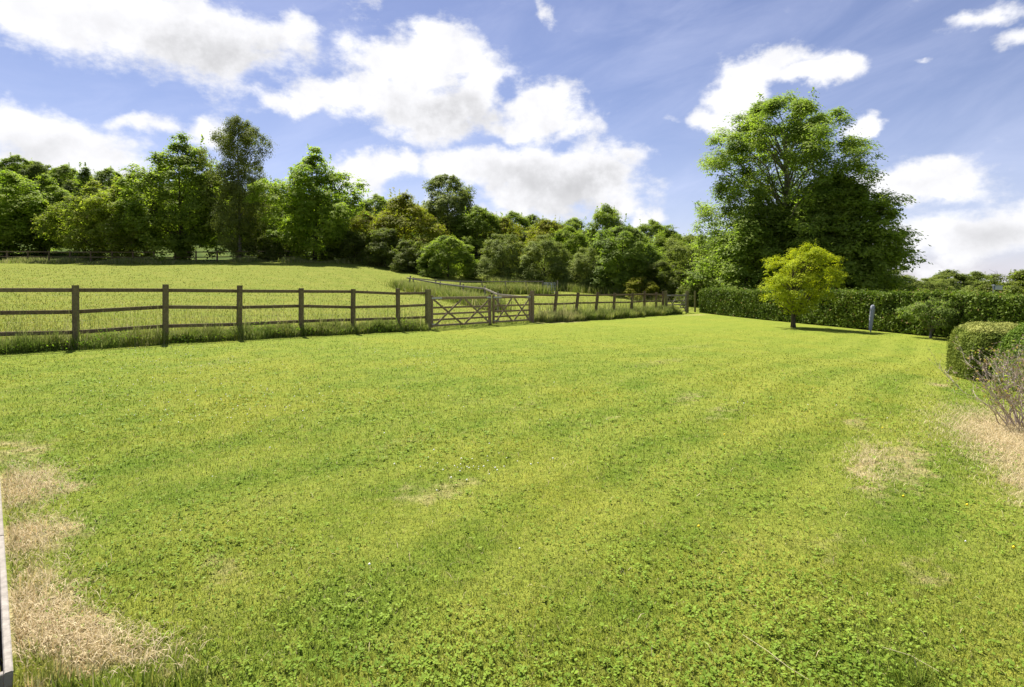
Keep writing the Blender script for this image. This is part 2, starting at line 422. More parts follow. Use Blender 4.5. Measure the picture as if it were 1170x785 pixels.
# ------------------------------------------------------------------ ground sheet
def build_ground():
    a = np.concatenate([np.linspace(-40, 80, 241)])
    ys = np.concatenate([np.linspace(-60, -1, 20, endpoint=False), np.linspace(-1, 30, 125, endpoint=False), np.linspace(30, 80, 101, endpoint=False), 80 * np.exp(np.linspace(0, math.log(1500 / 80), 60))])
    t = np.linspace(0, 1, 110)
    xp = np.concatenate([np.linspace(0, 26, 90, endpoint=False), np.linspace(26, 90, 70, endpoint=False), 90 * np.exp(np.linspace(0, math.log(1300 / 90), 30))])
    xs = np.concatenate([-xp[:0:-1], xp])
    GX, GY = np.meshgrid(xs, ys)
    Z = gz(GX, GY)
    rng = np.random.default_rng(3)
    V = np.stack([GX, GY, Z], -1).reshape(-1, 3)
    ny, nx = GX.shape
    i = np.arange(ny - 1)[:, None] * nx + np.arange(nx - 1)[None]
    i = i.ravel()
    F = np.stack([i, i + 1, i + nx + 1, i + nx], 1)
    o = link('ground', np_mesh('ground', V, [F], smooth=True), M['ground'])
    tag(o, 'sunlit mown lawn running into a rising paddock and hillside', 'ground', kind='structure')
build_ground()

# ------------------------------------------------------------------ grass
def blade_mesh(name, P, h, w, rng, lean=.5, flat=None):
    """bent tapering blades, five vertices each"""
    n = len(P)
    a = rng.uniform(0, 2 * np.pi, n); b = rng.uniform(0, 2 * np.pi, n)
    side = np.stack([np.cos(a), np.sin(a), np.zeros(n)], 1)
    ld = np.stack([np.cos(b), np.sin(b), np.zeros(n)], 1)
    L = (np.abs(rng.normal(0, lean, n)) if flat is None else flat)
    L = np.clip(L, 0, 1.6)
    up = np.array([0, 0, 1.0])
    d1 = np.cos(L * .6)[:, None] * up + np.sin(L * .6)[:, None] * ld
    d2 = np.cos(L * 1.3)[:, None] * up + np.sin(L * 1.3)[:, None] * ld
    m = P + d1 * (h * .55)[:, None]
    t = m + d2 * (h * .5)[:, None]
    t[:, 2] = np.maximum(t[:, 2], P[:, 2] + .006)
    w_ = w[:, None] * .5
    V = np.stack([P - side * w_ * .8, P + side * w_ * .8, m + side * w_, m - side * w_, t], 1).reshape(-1, 3)
    k = np.arange(n)[:, None] * 5
    r = np.repeat(rng.uniform(0, 1, n), 5)
    hg = np.tile([0, 0, .55, .55, 1.0], n)
    return np_mesh(name, V, [k + np.array([0, 1, 2, 3]), k + np.array([3, 2, 4])], {'rnd': r, 'hgt': hg})

def side_of_fence(x, y):
    """distance from the fence line, positive on the lawn"""
    return (x - FA[0]) * FD[1] - (y - FA[1]) * FD[0]
HEDGE_A, HEDGE_B = np.array([12.7, 38.0]), np.array([20.2, 14.0])
def lawn_side_of_hedge(x, y):
    d = (HEDGE_B - HEDGE_A) / np.linalg.norm(HEDGE_B - HEDGE_A)
    return (x - HEDGE_A[0]) * d[1] - (y - HEDGE_A[1]) * d[0]   # positive = lawn side (towards -x)

def build_lawn_grass():
    rng = np.random.default_rng(11)
    N = 680000
    inv = rng.uniform(1 / 24., 1 / 1.55, N)
    inv = inv ** 1.08 * (1 / 1.55) ** -.08
    Y = 1 / inv
    X = rng.uniform(-1.0, 1.0, N) * (1.10 * Y + 2.2)
    keep = (side_of_fence(X, Y) > -.2) & (Y < 24) & (np.hypot(X, Y) > .9)
    Xb = (X, Y)
    # keep out of the raised bed
    bx = (X - BED[0][0]) * BN[0] + (Y - BED[0][1]) * BN[1]
    by = (X - BED[0][0]) * BD[0] + (Y - BED[0][1]) * BD[1]
    keep &= ~((bx > -.02) & (by > -.03) & (by < 3.2))
    X, Y = X[keep], Y[keep]
    # tuft the blades together
    P = np.stack([X, Y, gz(X, Y) - .004], 1)
    n = len(P)
    big = np.clip(Y / 4.5, .8, 3.0)
    h = rng.uniform(.012, .032, n) * np.clip(big, .9, 1.3)
    w = rng.uniform(.0028, .0052, n) * big * 1.15
    me = blade_mesh('lawn_grass', P, h, w, rng, .95)
    tag(link('lawn_grass', me, M['blade']), 'short mown green grass of the lawn', 'grass', kind='stuff')
    # longer rough grass by the timber edging and in the lower foreground
    n = 9000
    t = rng.uniform(-.9, 3.3, n); s = -np.abs(rng.normal(0, .09, n)) - .02
    X = BED[0][0] + BD[0] * t + BN[0] * s; Y = BED[0][1] + BD[1] * t + BN[1] * s
    n2 = 4200
    cx = rng.uniform(0, 1, 26); cxs = rng.choice(26, n2)
    tx = np.array([rng.uniform(-2.0, -1.1) if i < 13 else rng.uniform(-1.1, 2.2) for i in range(26)])
    ty = np.array([rng.uniform(1.95, 2.25) for i in range(26)])
    X = np.r_[X[:900], tx[cxs] + rng.normal(0, .07, n2)]; Y = np.r_[Y[:900], ty[cxs] + rng.normal(0, .05, n2)]
    P = np.stack([X, Y, gz(X, Y) - .004], 1); n = len(P)
    me = blade_mesh('rough_grass', P, rng.uniform(.04, .10, n), rng.uniform(.003, .006, n), rng, .7)
    tag(link('rough_grass', me, M['blade']), 'longer uncut tufts at the near edge of the lawn', 'grass', kind='stuff')
    # bleached straw lying on the scorched places
    st = []
    for (cx, cy, ang, rl, rs, cnt) in [(-3.75, 4.3, 133, .5, .24, 2200), (-3.0, 3.42, 133, .35, .2, 1500), (-1.95, 2.48, 165, .45, .13, 2400), (-2.35, 2.72, 133, .5, .18, 2200), (5.35, 5.95, 58, 1.6, .55, 16000), (4.25, 4.35, 55, .8, .3, 4000),
                                       (3.2, 5.0, 56, .7, .2, 900), (0, 4, 0, 3.6, 2.2, 500)]:
        r = math.radians(ang); u = rng.normal(0, .62, cnt) * rl; v = rng.normal(0, .62, cnt) * rs
        st.append(np.stack([cx + u * math.cos(r) - v * math.sin(r), cy + u * math.sin(r) + v * math.cos(r)], 1))
    st = np.concatenate(st)
    st = st[(st[:, 1] > 1.6)]
    bx = (st[:, 0] - BED[0][0]) * BN[0] + (st[:, 1] - BED[0][1]) * BN[1]
    st = st[bx < -.02]
    P = np.c_[st, gz(st[:, 0], st[:, 1]) + rng.uniform(.004, .028, len(st))]; n = len(P)
    me = blade_mesh('dry_grass', P, rng.uniform(.025, .075, n), rng.uniform(.0018, .0034, n), rng, 1, rng.uniform(.9, 1.3, n))
    m, T = new_mat('straw')
    r = T.n('ShaderNodeAttribute', attribute_name='rnd').outputs['Fac']
    finish(T, T.mix(r, (.46, .355, .19, 1), (.70, .59, .37, 1)), .7, .2, translucent=.25)
    tag(link('dry_grass', me, m), 'bleached straw coloured dead grass in scorched patches', 'dry grass', kind='stuff')

def build_weeds():
    """clover and plantain: low broad leaves spread through the near lawn"""
    rng = np.random.default_rng(5)
    N = 30000
    Y = 1 / rng.uniform(1 / 11., 1 / 1.7, N); X = rng.uniform(-1.05, 1.05, N) * (Y + .6)
    # gather into colonies
    f = np.sin(X * 2.3 + 1.3 * np.sin(Y * 1.7)) * np.cos(Y * 1.9 + 1.1 * np.sin(X * 1.3)) + rng.normal(0, .55, N)
    bx = (X - BED[0][0]) * BN[0] + (Y - BED[0][1]) * BN[1]
    k = (f > .15) & (side_of_fence(X, Y) > .5) & (bx < -.05)
    X, Y = X[k], Y[k]; n = len(X)
    m = 4
    P = np.repeat(np.stack([X, Y, gz(X, Y)], 1), m, 0)
    a = rng.uniform(0, 2 * np.pi, n * m)
    s = np.repeat(rng.uniform(.005, .011, n) * np.clip(Y / 4, .9, 1.8), m) * rng.uniform(.7, 1.2, n * m)
    tilt = rng.uniform(.05, .6, n * m)
    d = np.stack([np.cos(a) * np.cos(tilt), np.sin(a) * np.cos(tilt), np.sin(tilt)], 1)
    side = np.stack([-np.sin(a), np.cos(a), rng.normal(0, .25, n * m)], 1)
    C = P + d * (s * 1.3)[:, None] + np.array([0, 0, 1]) * rng.uniform(.006, .026, n * m)[:, None]
    s = s[:, None]
    V = np.stack([C - d * s, C - d * s * .1 + side * s * .75, C + d * s, C - d * s * .1 - side * s * .75], 1).reshape(-1, 3)
    F = np.arange(len(V)).reshape(-1, 4)
    me = np_mesh('clover', V, [F], {'rnd': np.repeat(rng.uniform(0, 1, n * m), 4)})
    tag(link('clover', me, M['weed']), 'low clover and broad leaved weeds spread through the lawn', 'clover', kind='stuff')
    # white clover heads, specks of white over towards the fence, a few yellow flowers
    def heads(name, pts, r, col, label):
        V = []; F = []; k = 0
        oct_ = np.array([(1, 0, 0), (0, 1, 0), (-1, 0, 0), (0, -1, 0), (0, 0, 1), (0, 0, -1)])
        of = np.array([(0, 1, 4), (1, 2, 4), (2, 3, 4), (3, 0, 4), (1, 0, 5), (2, 1, 5), (3, 2, 5), (0, 3, 5)])
        V = (pts[:, None] + oct_[None] * r[:, None, None]).reshape(-1, 3)
        F = (np.arange(len(pts))[:, None, None] * 6 + of[None]).reshape(-1, 3)
        m_, T = new_mat(name); finish(T, (*col, 1), .7, .2)
        tag(link(name, np_mesh(name, V, [F]), m_), label, 'flowers', kind='stuff')
    x = rng.uniform(-9.5, -1.5, 700); y = rng.uniform(6.0, 13.5, 700)
    k = (side_of_fence(x, y) > .6) & (np.sin(x * 1.1 + y * .8) + rng.normal(0, .6, 700) > .3)
    x, y = x[k], y[k]
    x2 = np.r_[rng.normal(-.35, .3, 34), rng.uniform(-3, 5, 60)]; y2 = np.r_[rng.normal(4.7, .18, 34), rng.uniform(3, 9, 60)]; x2 = x2[:60]; y2 = y2[:60]
    x, y = np.r_[x, x2], np.r_[y, y2]
    heads('clover_flower', np.stack([x, y, gz(x, y) + .032], 1), rng.uniform(.005, .010, len(x)), (.72, .72, .62), 'tiny white clover flowers dotted over the lawn')
    x = np.array([2.9, 3.25, 3.0, 2.2, -.4, 4.1, 1.2, 3.6]); y = np.array([4.15, 4.0, 3.35, 5.8, 7.4, 6.2, 3.6, 7.5])
    heads('yellow_flower', np.stack([x, y, gz(x, y) + .034], 1), np.full(8, .011), (.75, .55, .02), 'few tiny yellow flowers in the lawn at the right')

def build_long_grass():
    """unmown strip under the paddock fence, and paler grass at the foot of the wood"""
    rng = np.random.default_rng(21)
    def strip(name, t0, t1, n, lo, hi, spread, off, mat, label, wmul=1.0):
        t = rng.uniform(t0, t1, n); s = rng.normal(off, spread, n)
        s = np.clip(s, -1.6, off + 1.1 * spread + .12 * np.sin(t * 2.1) + .08 * np.sin(t * 5.3))
        X = FA[0] + FD[0] * t + FD[1] * s; Y = FA[1] + FD[1] * t - FD[0] * s
        P = np.stack([X, Y, gz(X, Y) - .01], 1)
        clump = .62 + .38 * np.sin(t * 3.1 + 2 * np.sin(t * .9)) * np.cos(t * 7.7 + s * 4)
        edge = np.exp(-((s - off) / (spread * 1.6)) ** 2)
        h = rng.uniform(lo, hi, n) * (.45 + .55 * clump) * (.45 + .55 * edge)
        w = rng.uniform(.006, .012, n) * np.clip(Y / 13, .8, 2.2) * wmul
        tag(link(name, blade_mesh(name, P, h, w, rng, .42), mat), label, 'long grass', kind='stuff')
    GA, GB = 10.33, 16.35          # gateway
    strip('long_grass', -12.5, GA - .25, 52000, .22, .58, .26, -.02, M['tall'], 'long tangled grass and weeds under the near paddock fence')
    strip('long_grass', GB + .3, 30.3, 34000, .30, .72, .42, .12, M['tall'], 'tall rank grass under the fence beyond the gates')
    strip('long_grass', GA - .2, GB + .2, 3500, .05, .18, .35, -.35, M['tall'], 'low grass along the foot of the wooden gates')
    # seed stalks standing above the rest, on the paddock side
    n = 2600
    t = rng.uniform(-12.5, 30, n); s = rng.normal(-.35, .35, n)
    k = ~((t > GA - .2) & (t < GB + .2)); t, s = t[k], s[k]; n = len(t)
    X = FA[0] + FD[0] * t + FD[1] * s; Y = FA[1] + FD[1] * t - FD[0] * s
    me = blade_mesh('seeding_grass', np.stack([X, Y, gz(X, Y)], 1), rng.uniform(.6, 1.25, n), rng.uniform(.007, .011, n) * np.clip(Y / 15, .8, 1.8), rng, .35)
    tag(link('seeding_grass', me, M['pale']), 'pale seeding grass stalks rising beside the paddock fence', 'seeding grass', kind='stuff')
    # broad weed leaves in the strip
    n = 20000
    t = np.r_[rng.uniform(-12, GA - .3, n // 2), rng.uniform(GB + .3, 30, n // 2)]; s = np.clip(rng.normal(.0, .28, n), -.9, .42)
    X = FA[0] + FD[0] * t + FD[1] * s; Y = FA[1] + FD[1] * t - FD[0] * s
    cl = np.clip(np.sin(t * 1.7 + 1.2 * np.sin(t * .6)), -.3, 1)
    Z = gz(X, Y) + rng.uniform(.02, .22, n) + np.maximum(cl, 0) * rng.uniform(0, .28, n)
    me = leaf_mesh('hedge_weeds', np.stack([X, Y, Z], 1), rng.normal(0, .6, (n, 3)) + np.array([0, 0, .9]), rng.uniform(.03, .06, n), rng, .55)
    tag(link('wild_plants', me, M['nettle']), 'nettles and broad leaved weeds growing in the fence strip', 'weeds', kind='stuff')
    # mown-short paddock
    n = 110000
    Y = 1 / rng.uniform(1 / 62., 1 / 10., n); X = rng.uniform(-1.1, .45, n) * Y
    k = (side_of_fence(X, Y) < -.4); X, Y = X[k], Y[k]; n = len(X)
    me = blade_mesh('paddock_grass', np.stack([X, Y, gz(X, Y)], 1), rng.uniform(.04, .10, n), rng.uniform(.010, .018, n) * np.clip(Y / 16, .8, 3), rng, 1.0)
    tag(link('paddock_grass', me, M['blade']), 'short yellowish grass of the sloping paddock', 'grass', kind='stuff')
    # foot of the wood
    n = 42000
    X = rng.uniform(-82, -6, n); Y = 66.6 + rng.normal(0, 1.1, n) + .5 * np.sin(X * .31) + .3 * np.sin(X * .83) + np.where(X > -16, (X + 16) * -.35, 0)
    me = blade_mesh('field_edge_grass', np.stack([X, Y, gz(X, Y)], 1), rng.uniform(.2, .75, n) * (.6 + .4 * np.sin(X * .7 + 2 * np.sin(X * .23))), rng.uniform(.03, .055, n), rng, .4)
    tag(link('field_edge_grass', me, M['pale']), 'pale feathery uncut grass at the far edge of the paddock', 'long grass', kind='stuff')
    # around the corner post and the back fence
    n = 26000
    t = rng.uniform(0, 1, n); X = -9.2 + t * 12 + rng.normal(0, .5, n); Y = 46.6 + t * 3.6 + rng.normal(0, .5, n)
    t2 = rng.uniform(0, 1, n // 2); X2 = -8.8 + t2 * 8 + rng.normal(0, .4, n // 2); Y2 = 46.2 - t2 * 15 + rng.normal(0, .4, n // 2)
    t3 = rng.uniform(0, 1, n // 2); X3 = -2 + t3 * 19 + rng.normal(0, .5, n // 2); Y3 = 57 - t3 * 6 + rng.normal(0, .8, n // 2)
    X, Y = np.r_[X, X2, X3], np.r_[Y, Y2, Y3]; n = len(X)
    me = blade_mesh('rough_grass', np.stack([X, Y, gz(X, Y)], 1), rng.uniform(.25, .9, n), rng.uniform(.02, .045, n), rng, .4)
    tag(link('rough_grass', me, M['tall']), 'rough grass and thistles along the old back fences', 'rough grass', kind='stuff')

# raised bed: near corner, direction along its long side (away), direction into the bed
BED = [(-1.905, 2.14)]
BD = np.array([-.684, .729]); BN = np.array([-.729, -.684])

# ------------------------------------------------------------------ leaves
def leaf_mesh(name, P, N, size, rng, width=.6, droop=0.0):
    """one rhombic, slightly folded leaf per point, facing N"""
    n = len(P)
    N = N / (np.linalg.norm(N, axis=1, keepdims=True) + 1e-9)
    a = rng.normal(0, 1, (n, 3)); a[:, 2] -= droop * 2.5
    a -= N * (a * N).sum(1, keepdims=True); a /= (np.linalg.norm(a, axis=1, keepdims=True) + 1e-9)
    b = np.cross(N, a)
    s = size[:, None]
    V = np.stack([P - a * s * .5, P + b * s * width * .5 - N * s * .10, P + a * s * .55, P - b * s * width * .5 - N * s * .10], 1).reshape(-1, 3)
    F = np.arange(4 * n).reshape(-1, 4)
    return np_mesh(name, V, [F], {'rnd': np.repeat(rng.uniform(0, 1, n), 4)})

def crown_points(rng, z0, H, prof, nb, ns, nl, rb, thick, hollow=.35, lump=.25, flat=.45, sag=0.0, shoots=0, off=(0, 0), up=.9, vstretch=1.0, fill=.08):
    """boughs inside an uneven envelope, each a dome of leaf sprays; prof(t) -> radius. Returns leaf points, normals, bough centres"""
    ph = rng.uniform(0, 6.28, 8); C = []; RB = []
    lum = lambda a, t: 1 + lump * (np.sin(2 * a + ph[0] + 4 * t) * .5 + np.sin(3 * a + ph[1] - 6 * t) * .4 + np.sin(5 * a + ph[2] + 9 * t) * .35)
    tries = 0
    while len(C) < nb and tries < nb * 60:
        tries += 1
        t = rng.beta(1.1, 1.05); R = prof(t)
        if rng.uniform() > (R / prof(.45)) ** 1.1 + .12: continue
        a = rng.uniform(0, 2 * np.pi); r = max(R * lum(a, t) - rb * .45, .05) * (hollow + (1 - hollow) * rng.uniform() ** .5)
        z = z0 + (H - z0 - rb * .6) * t
        c = np.array([np.cos(a) * r + off[0] * t, np.sin(a) * r + off[1] * t, z])
        k = rb * rng.uniform(.65, 1.25) * (.7 if t > .85 else 1.0)
        if all(np.linalg.norm((c - q) * np.array([1, 1, 1.35])) > (k + m_  ) * .38 for q, m_ in zip(C, RB)):
            C.append(c); RB.append(k)
    C = np.array(C); RB = np.array(RB); n = len(C)
    mid = np.array([off[0] * .5, off[1] * .5, z0 + (H - z0) * .40])
    o = C - mid; o /= (np.linalg.norm(o, axis=1, keepdims=True) + 1e-6)
    d = rng.normal(0, 1, (n, ns, 3)) + o[:, None] * .75 + np.array([0, 0, .55 - sag]); d /= np.linalg.norm(d, axis=-1, keepdims=True)
    S = C[:, None] + d * RB[:, None, None] * np.array([1, 1, .78 * vstretch]) * rng.uniform(.35, 1.25, (n, ns, 1)) ** .8
    th = thick * rng.uniform(.7, 1.3, (n, ns, 1, 1))
    g = rng.normal(0, 1, (n, ns, nl, 3))
    P = S[:, :, None] + g * th * np.array([1, 1, flat * vstretch]) * .55
    P = P - np.array([0, 0, 1.0]) * (np.abs(g[..., :1]) + np.abs(g[..., 1:2])) * th * .12
    gn = g / np.linalg.norm(g, axis=-1, keepdims=True)
    N = d[:, :, None] * .6 + gn * .25 + np.array([0, 0, up]) + rng.normal(0, .28, P.shape)
    P = P.reshape(-1, 3); N = N.reshape(-1, 3)
    if fill:                                   # thin scatter of leaves through the inside
        m_ = int(len(P) * fill); q = rng.integers(0, n, m_); w = rng.uniform(0, 1, (m_, 1)) ** .5
        F = mid * np.array([1, 1, .9]) + (C[q] - mid * np.array([1, 1, .9])) * w + rng.normal(0, rb * .35, (m_, 3))
        P = np.r_[P, F]; N = np.r_[N, rng.normal(0, .7, (m_, 3)) + np.array([0, 0, .6])]
    if shoots:                                 # upright leading shoots that break the outline
        hi = np.argsort(-(C[:, 2] + rng.normal(0, H * .10, n)))[:max(4, n // 2)]
        q = rng.choice(hi, shoots); shoots = shoots // 2; q = q[:shoots]; L = rng.uniform(.7, 1.3, shoots) * rb * .95
        b = C[q] + o[q] * RB[q][:, None] * .5 + rng.normal(0, rb * .35, (shoots, 3)) * np.array([1, 1, .4])
        ax = o[q] * .35 + np.array([0, 0, 1.0]) + rng.normal(0, .12, (shoots, 3)); u = rng.uniform(0, 1, (shoots, nl * 2))
        Q = b[:, None] + ax[:, None] * (u * L[:, None])[..., None] + rng.normal(0, 1, (shoots, nl * 2, 3)) * (thick * .50 * (1.15 - u))[..., None]
        P = np.r_[P, Q.reshape(-1, 3)]; N = np.r_[N, rng.normal(0, .6, (Q.shape[0] * Q.shape[1], 3)) + np.array([0, 0, .7])]
    return P, N, C

def trunk_mesh(rng, H, r0, C, nlimb, base=.22, top=.8, bend=.02, fork=1, lean=(0, 0), n=6):
    mb = MB()
    def axis(z):
        q = z / H
        return Vector((lean[0] * q + math.sin(q * 5 + 1) * bend * H * .5 - math.sin(1) * bend * H * .5, lean[1] * q, z))
    zs = [H * top * k / 9 for k in range(10)]
    mb.tube([axis(z) - Vector((0, 0, .15 if z == 0 else 0)) for z in zs], [r0 * (1.35 if k == 0 else (1 - .9 * k / 9.5)) for k in range(10)], 8)
    idx = rng.choice(len(C), min(nlimb, len(C)), replace=False)
    for j in idx:
        c = Vector(C[j]); hd = math.hypot(c.x - lean[0] * .5, c.y)
        z = max(H * base * rng.uniform(.6, 1.3), min(c.z - hd * rng.uniform(.5, 1.1), H * top * .95)); a = axis(z)
        mid = a.lerp(c, .5) + Vector((rng.normal(0, .06), rng.normal(0, .06), .10)) * (c - a).length
        q1 = a.lerp(mid, .5) + Vector((0, 0, -.02 * hd)); q2 = mid.lerp(c, .5)
        r = max(.012, r0 * .34 * (1 - .7 * z / H))
        mb.tube([a, q1, mid, q2, c], [r, r * .8, r * .6, r * .4, r * .15], 5)
    me = bpy.data.meshes.new('trunk'); me.from_pydata(mb.V, [], mb.F)
    me.polygons.foreach_set('use_smooth', [True] * len(me.polygons)); me.update()
    return me

PR = {
    'round': lambda t: math.sin(math.pi * min(1, t * .93 + .06)) ** .62,
    'egg': lambda t: (math.sin(math.pi * min(1, t ** .75 * .95 + .04)) ** .75),
    'column': lambda t: .55 + .45 * math.sin(math.pi * t ** .7) if t < .8 else (1 - ((t - .8) / .2) ** 1.6) * .82 + .12,
    'tall': lambda t: (.62 + .38 * math.sin(math.pi * min(1, t * 1.15))) * (1 if t < .55 else max(.05, 1 - ((t - .55) / .45) ** 1.7 * .95)) * min(1, .6 + t * 4),
    'ashy': lambda t: (.80 + .20 * math.sin(math.pi * t)) * (1 if t < .5 else math.sqrt(max(0.02, 1 - ((t - .5) / .5) ** 2.6 * .93))),
    'dome2': lambda t: math.sqrt(max(0, 1 - t ** 2.0)) * (.88 + .12 * min(1, t * 5)) + .04,
    'cone': lambda t: (1 - t) ** .75 * .95 + .06 if t > .12 else .6 + t * 2.5,
    'dome': lambda t: math.sqrt(max(0, 1 - t ** 2.3)) * (.86 + .14 * min(1, t * 6)) + .05,
    'spread': lambda t: (.55 + .45 * min(1, t * 2.2)) * math.sqrt(max(0, 1 - max(0, (t - .35) / .65) ** 2.2)) + .04,
}
def tree_kind(seed, H, R, z0, prof, nb, ns, nl, rb, thick, leaf, mat, bark, r0, nlimb=26, width=.6, droop=0., base=.22, top=.8, bend=.015, **kw):
    rng = np.random.default_rng(seed)
    P, N, C = crown_points(rng, z0, H, lambda t: R * PR[prof](t), nb, ns, nl, rb, thick, **kw)
    P[:, 2] = np.maximum(P[:, 2], .05)
    sz = leaf * rng.uniform(.65, 1.3, len(P))
    cm = leaf_mesh('crown', P, N, sz, rng, width, droop); cm.materials.append(mat)
    tm = trunk_mesh(rng, H, r0, C, nlimb, base, top, bend); tm.materials.append(bark)
    return tm, cm
def place(kind, name, label, cat, x, y, s=1.0, rz=0.0, group=None, sx=1.0, sink=.05):
    t = thing(name, label, cat, (x, y, g1(x, y) - sink), rz, group)
    t.scale = (s * sx, s * sx, s)
    link('trunk', kind[0], None, t); link('crown', kind[1], None, t)
    return t
def px(p, Y): return (p - 585) / 640 * Y

M['nettle'] = mat_leaf('nettle_leaf', (.080, .145, .018), (.190, .260, .040), ns=1.0)
M['lime'] = mat_leaf('bright_leaf', (.150, .225, .024), (.345, .400, .050), ns=.45)
M['maple'] = mat_leaf('maple_leaf', (.145, .190, .026), (.335, .360, .056), ns=.5, accent=(.24, .20, .09), acc=.10)
M['midleaf'] = mat_leaf('mid_green_leaf', (.125, .180, .026), (.310, .360, .056), ns=.5)
M['dark'] = mat_leaf('dark_leaf', (.100, .150, .026), (.275, .330, .066), ns=.5, spec=.1)
M['birchl'] = mat_leaf('birch_leaf', (.110, .140, .028), (.230, .255, .060), (1.3, 1.4, .7), .34, ns=.6)
M['willow'] = mat_leaf('grey_green_leaf', (.120, .165, .030), (.270, .305, .070), (1.3, 1.4, .7), .34, ns=.7)
M['yellowish'] = mat_leaf('yellow_green_leaf', (.150, .170, .014), (.320, .310, .034), ns=.5, accent=(.26, .17, .06), acc=.07)
M['ash'] = mat_leaf('ash_leaf', (.110, .165, .026), (.285, .340, .062), ns=.45, spec=.1)
M['sycamore'] = mat_leaf('sycamore_leaf', (.140, .195, .030), (.330, .385, .075), trans=.55, ns=.5)
M['gold'] = mat_leaf('golden_leaf', (.22, .29, .012), (.42, .46, .028), (1.5, 1.45, .5), .42, ns=1.6)
M['hawthorn'] = mat_leaf('hawthorn_leaf', (.090, .120, .020), (.205, .230, .048), ns=.9, accent=(.30, .28, .20), acc=.04)
M['hedge'] = mat_leaf('beech_hedge_leaf', (.060, .098, .012), (.170, .225, .030), trans=.22, ns=2.0, spec=.1, accent=(.26, .17, .07), acc=.03)
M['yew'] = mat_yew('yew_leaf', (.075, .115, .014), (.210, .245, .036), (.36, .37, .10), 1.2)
M['cypress'] = mat_leaf('cypress_leaf', (.070, .125, .014), (.150, .220, .026), (1.3, 1.4, .5), .2, ns=4.0)
M['pear'] = mat_leaf('orchard_leaf', (.100, .150, .034), (.250, .300, .080), ns=3.0, accent=(.24, .16, .12), acc=.06)
M['farleaf'] = mat_leaf('far_leaf', (.095, .130, .026), (.200, .230, .052), ns=.3)

build_lawn_grass(); build_weeds(); build_long_grass()

K = {}
#            seed  H    R    z0  prof      ncl nleaf L   thick leaf
K['lime'] = tree_kind(1, 12.0, 4.9, .4, 'egg', 101, 28, 13, 1.28, 0.42, 0.27, M['lime'], M['bark'], .22, lump=.3)
K['maple'] = tree_kind(2, 11.5, 4.6, .5, 'egg', 101, 28, 12, 1.10, 0.36, 0.25, M['maple'], M['bark'], .2, lump=.35, shoots=26)
K['mid'] = tree_kind(3, 14.5, 5.2, .4, 'tall', 135, 28, 13, 1.19, 0.42, 0.27, M['midleaf'], M['bark'], .25, lump=.35, shoots=26)
K['birch'] = tree_kind(4, 17.5, 3.7, 1.2, 'column', 144, 25, 18, 0.84, 0.34, 0.18, M['birchl'], M['birch_bark'], .2, 40, width=.5, droop=.8, lump=.5, top=.93, vstretch=2.0, sag=.6, up=.3, hollow=.1)
K['oval'] = tree_kind(5, 13.2, 5.3, .3, 'tall', 135, 28, 13, 1.19, 0.41, 0.27, M['lime'], M['bark'], .25, lump=.4, shoots=36)
K['pointy'] = tree_kind(6, 13.0, 2.5, 1.0, 'cone', 58, 23, 12, 0.75, 0.34, 0.25, M['dark'], M['bark'], .15, lump=.3, shoots=14)
K['dark'] = tree_kind(7, 9.0, 4.6, .2, 'round', 118, 30, 14, 1.01, 0.37, 0.24, M['dark'], M['bark'], .22, lump=.3, hollow=.5, shoots=18)
K['willow'] = tree_kind(8, 8.0, 4.2, .1, 'dome', 105, 30, 14, 0.92, 0.34, 0.18, M['willow'], M['bark'], .16, lump=.3, shoots=20)
K['yellowish'] = tree_kind(9, 9.5, 4.0, .2, 'egg', 105, 25, 13, 0.92, 0.36, 0.21, M['yellowish'], M['bark'], .17, lump=.35, shoots=34)
K['roundtree'] = tree_kind(10, 11.0, 4.6, .8, 'dome', 125, 28, 12, 1.06, 0.39, 0.26, M['midleaf'], M['bark'], .25, lump=.28, hollow=.5, shoots=14)
K['greyround'] = tree_kind(14, 13.0, 4.8, .8, 'dome', 135, 28, 13, 1.06, 0.39, 0.25, M['willow'], M['bark'], .25, lump=.25, hollow=.45)
K['bush'] = tree_kind(11, 4.6, 2.7, .05, 'dome', 78, 30, 15, 0.63, 0.23, 0.16, M['midleaf'], M['bark'], .09, lump=.15, hollow=.6)
K['thorn'] = tree_kind(12, 5.0, 3.0, .05, 'dome', 81, 28, 14, 0.63, 0.26, 0.16, M['hawthorn'], M['bark'], .09, lump=.4, shoots=16)
K['yellowbush'] = tree_kind(15, 2.6, 2.2, .05, 'dome', 44, 23, 12, 0.44, 0.19, 0.13, M['yellowish'], M['bark'], .06, lump=.3)
K['far'] = tree_kind(13, 10.0, 5.2, .2, 'dome', 78, 23, 10, 1.32, 0.58, 0.42, M['farleaf'], M['bark'], .2, 10, lump=.3, hollow=.55)

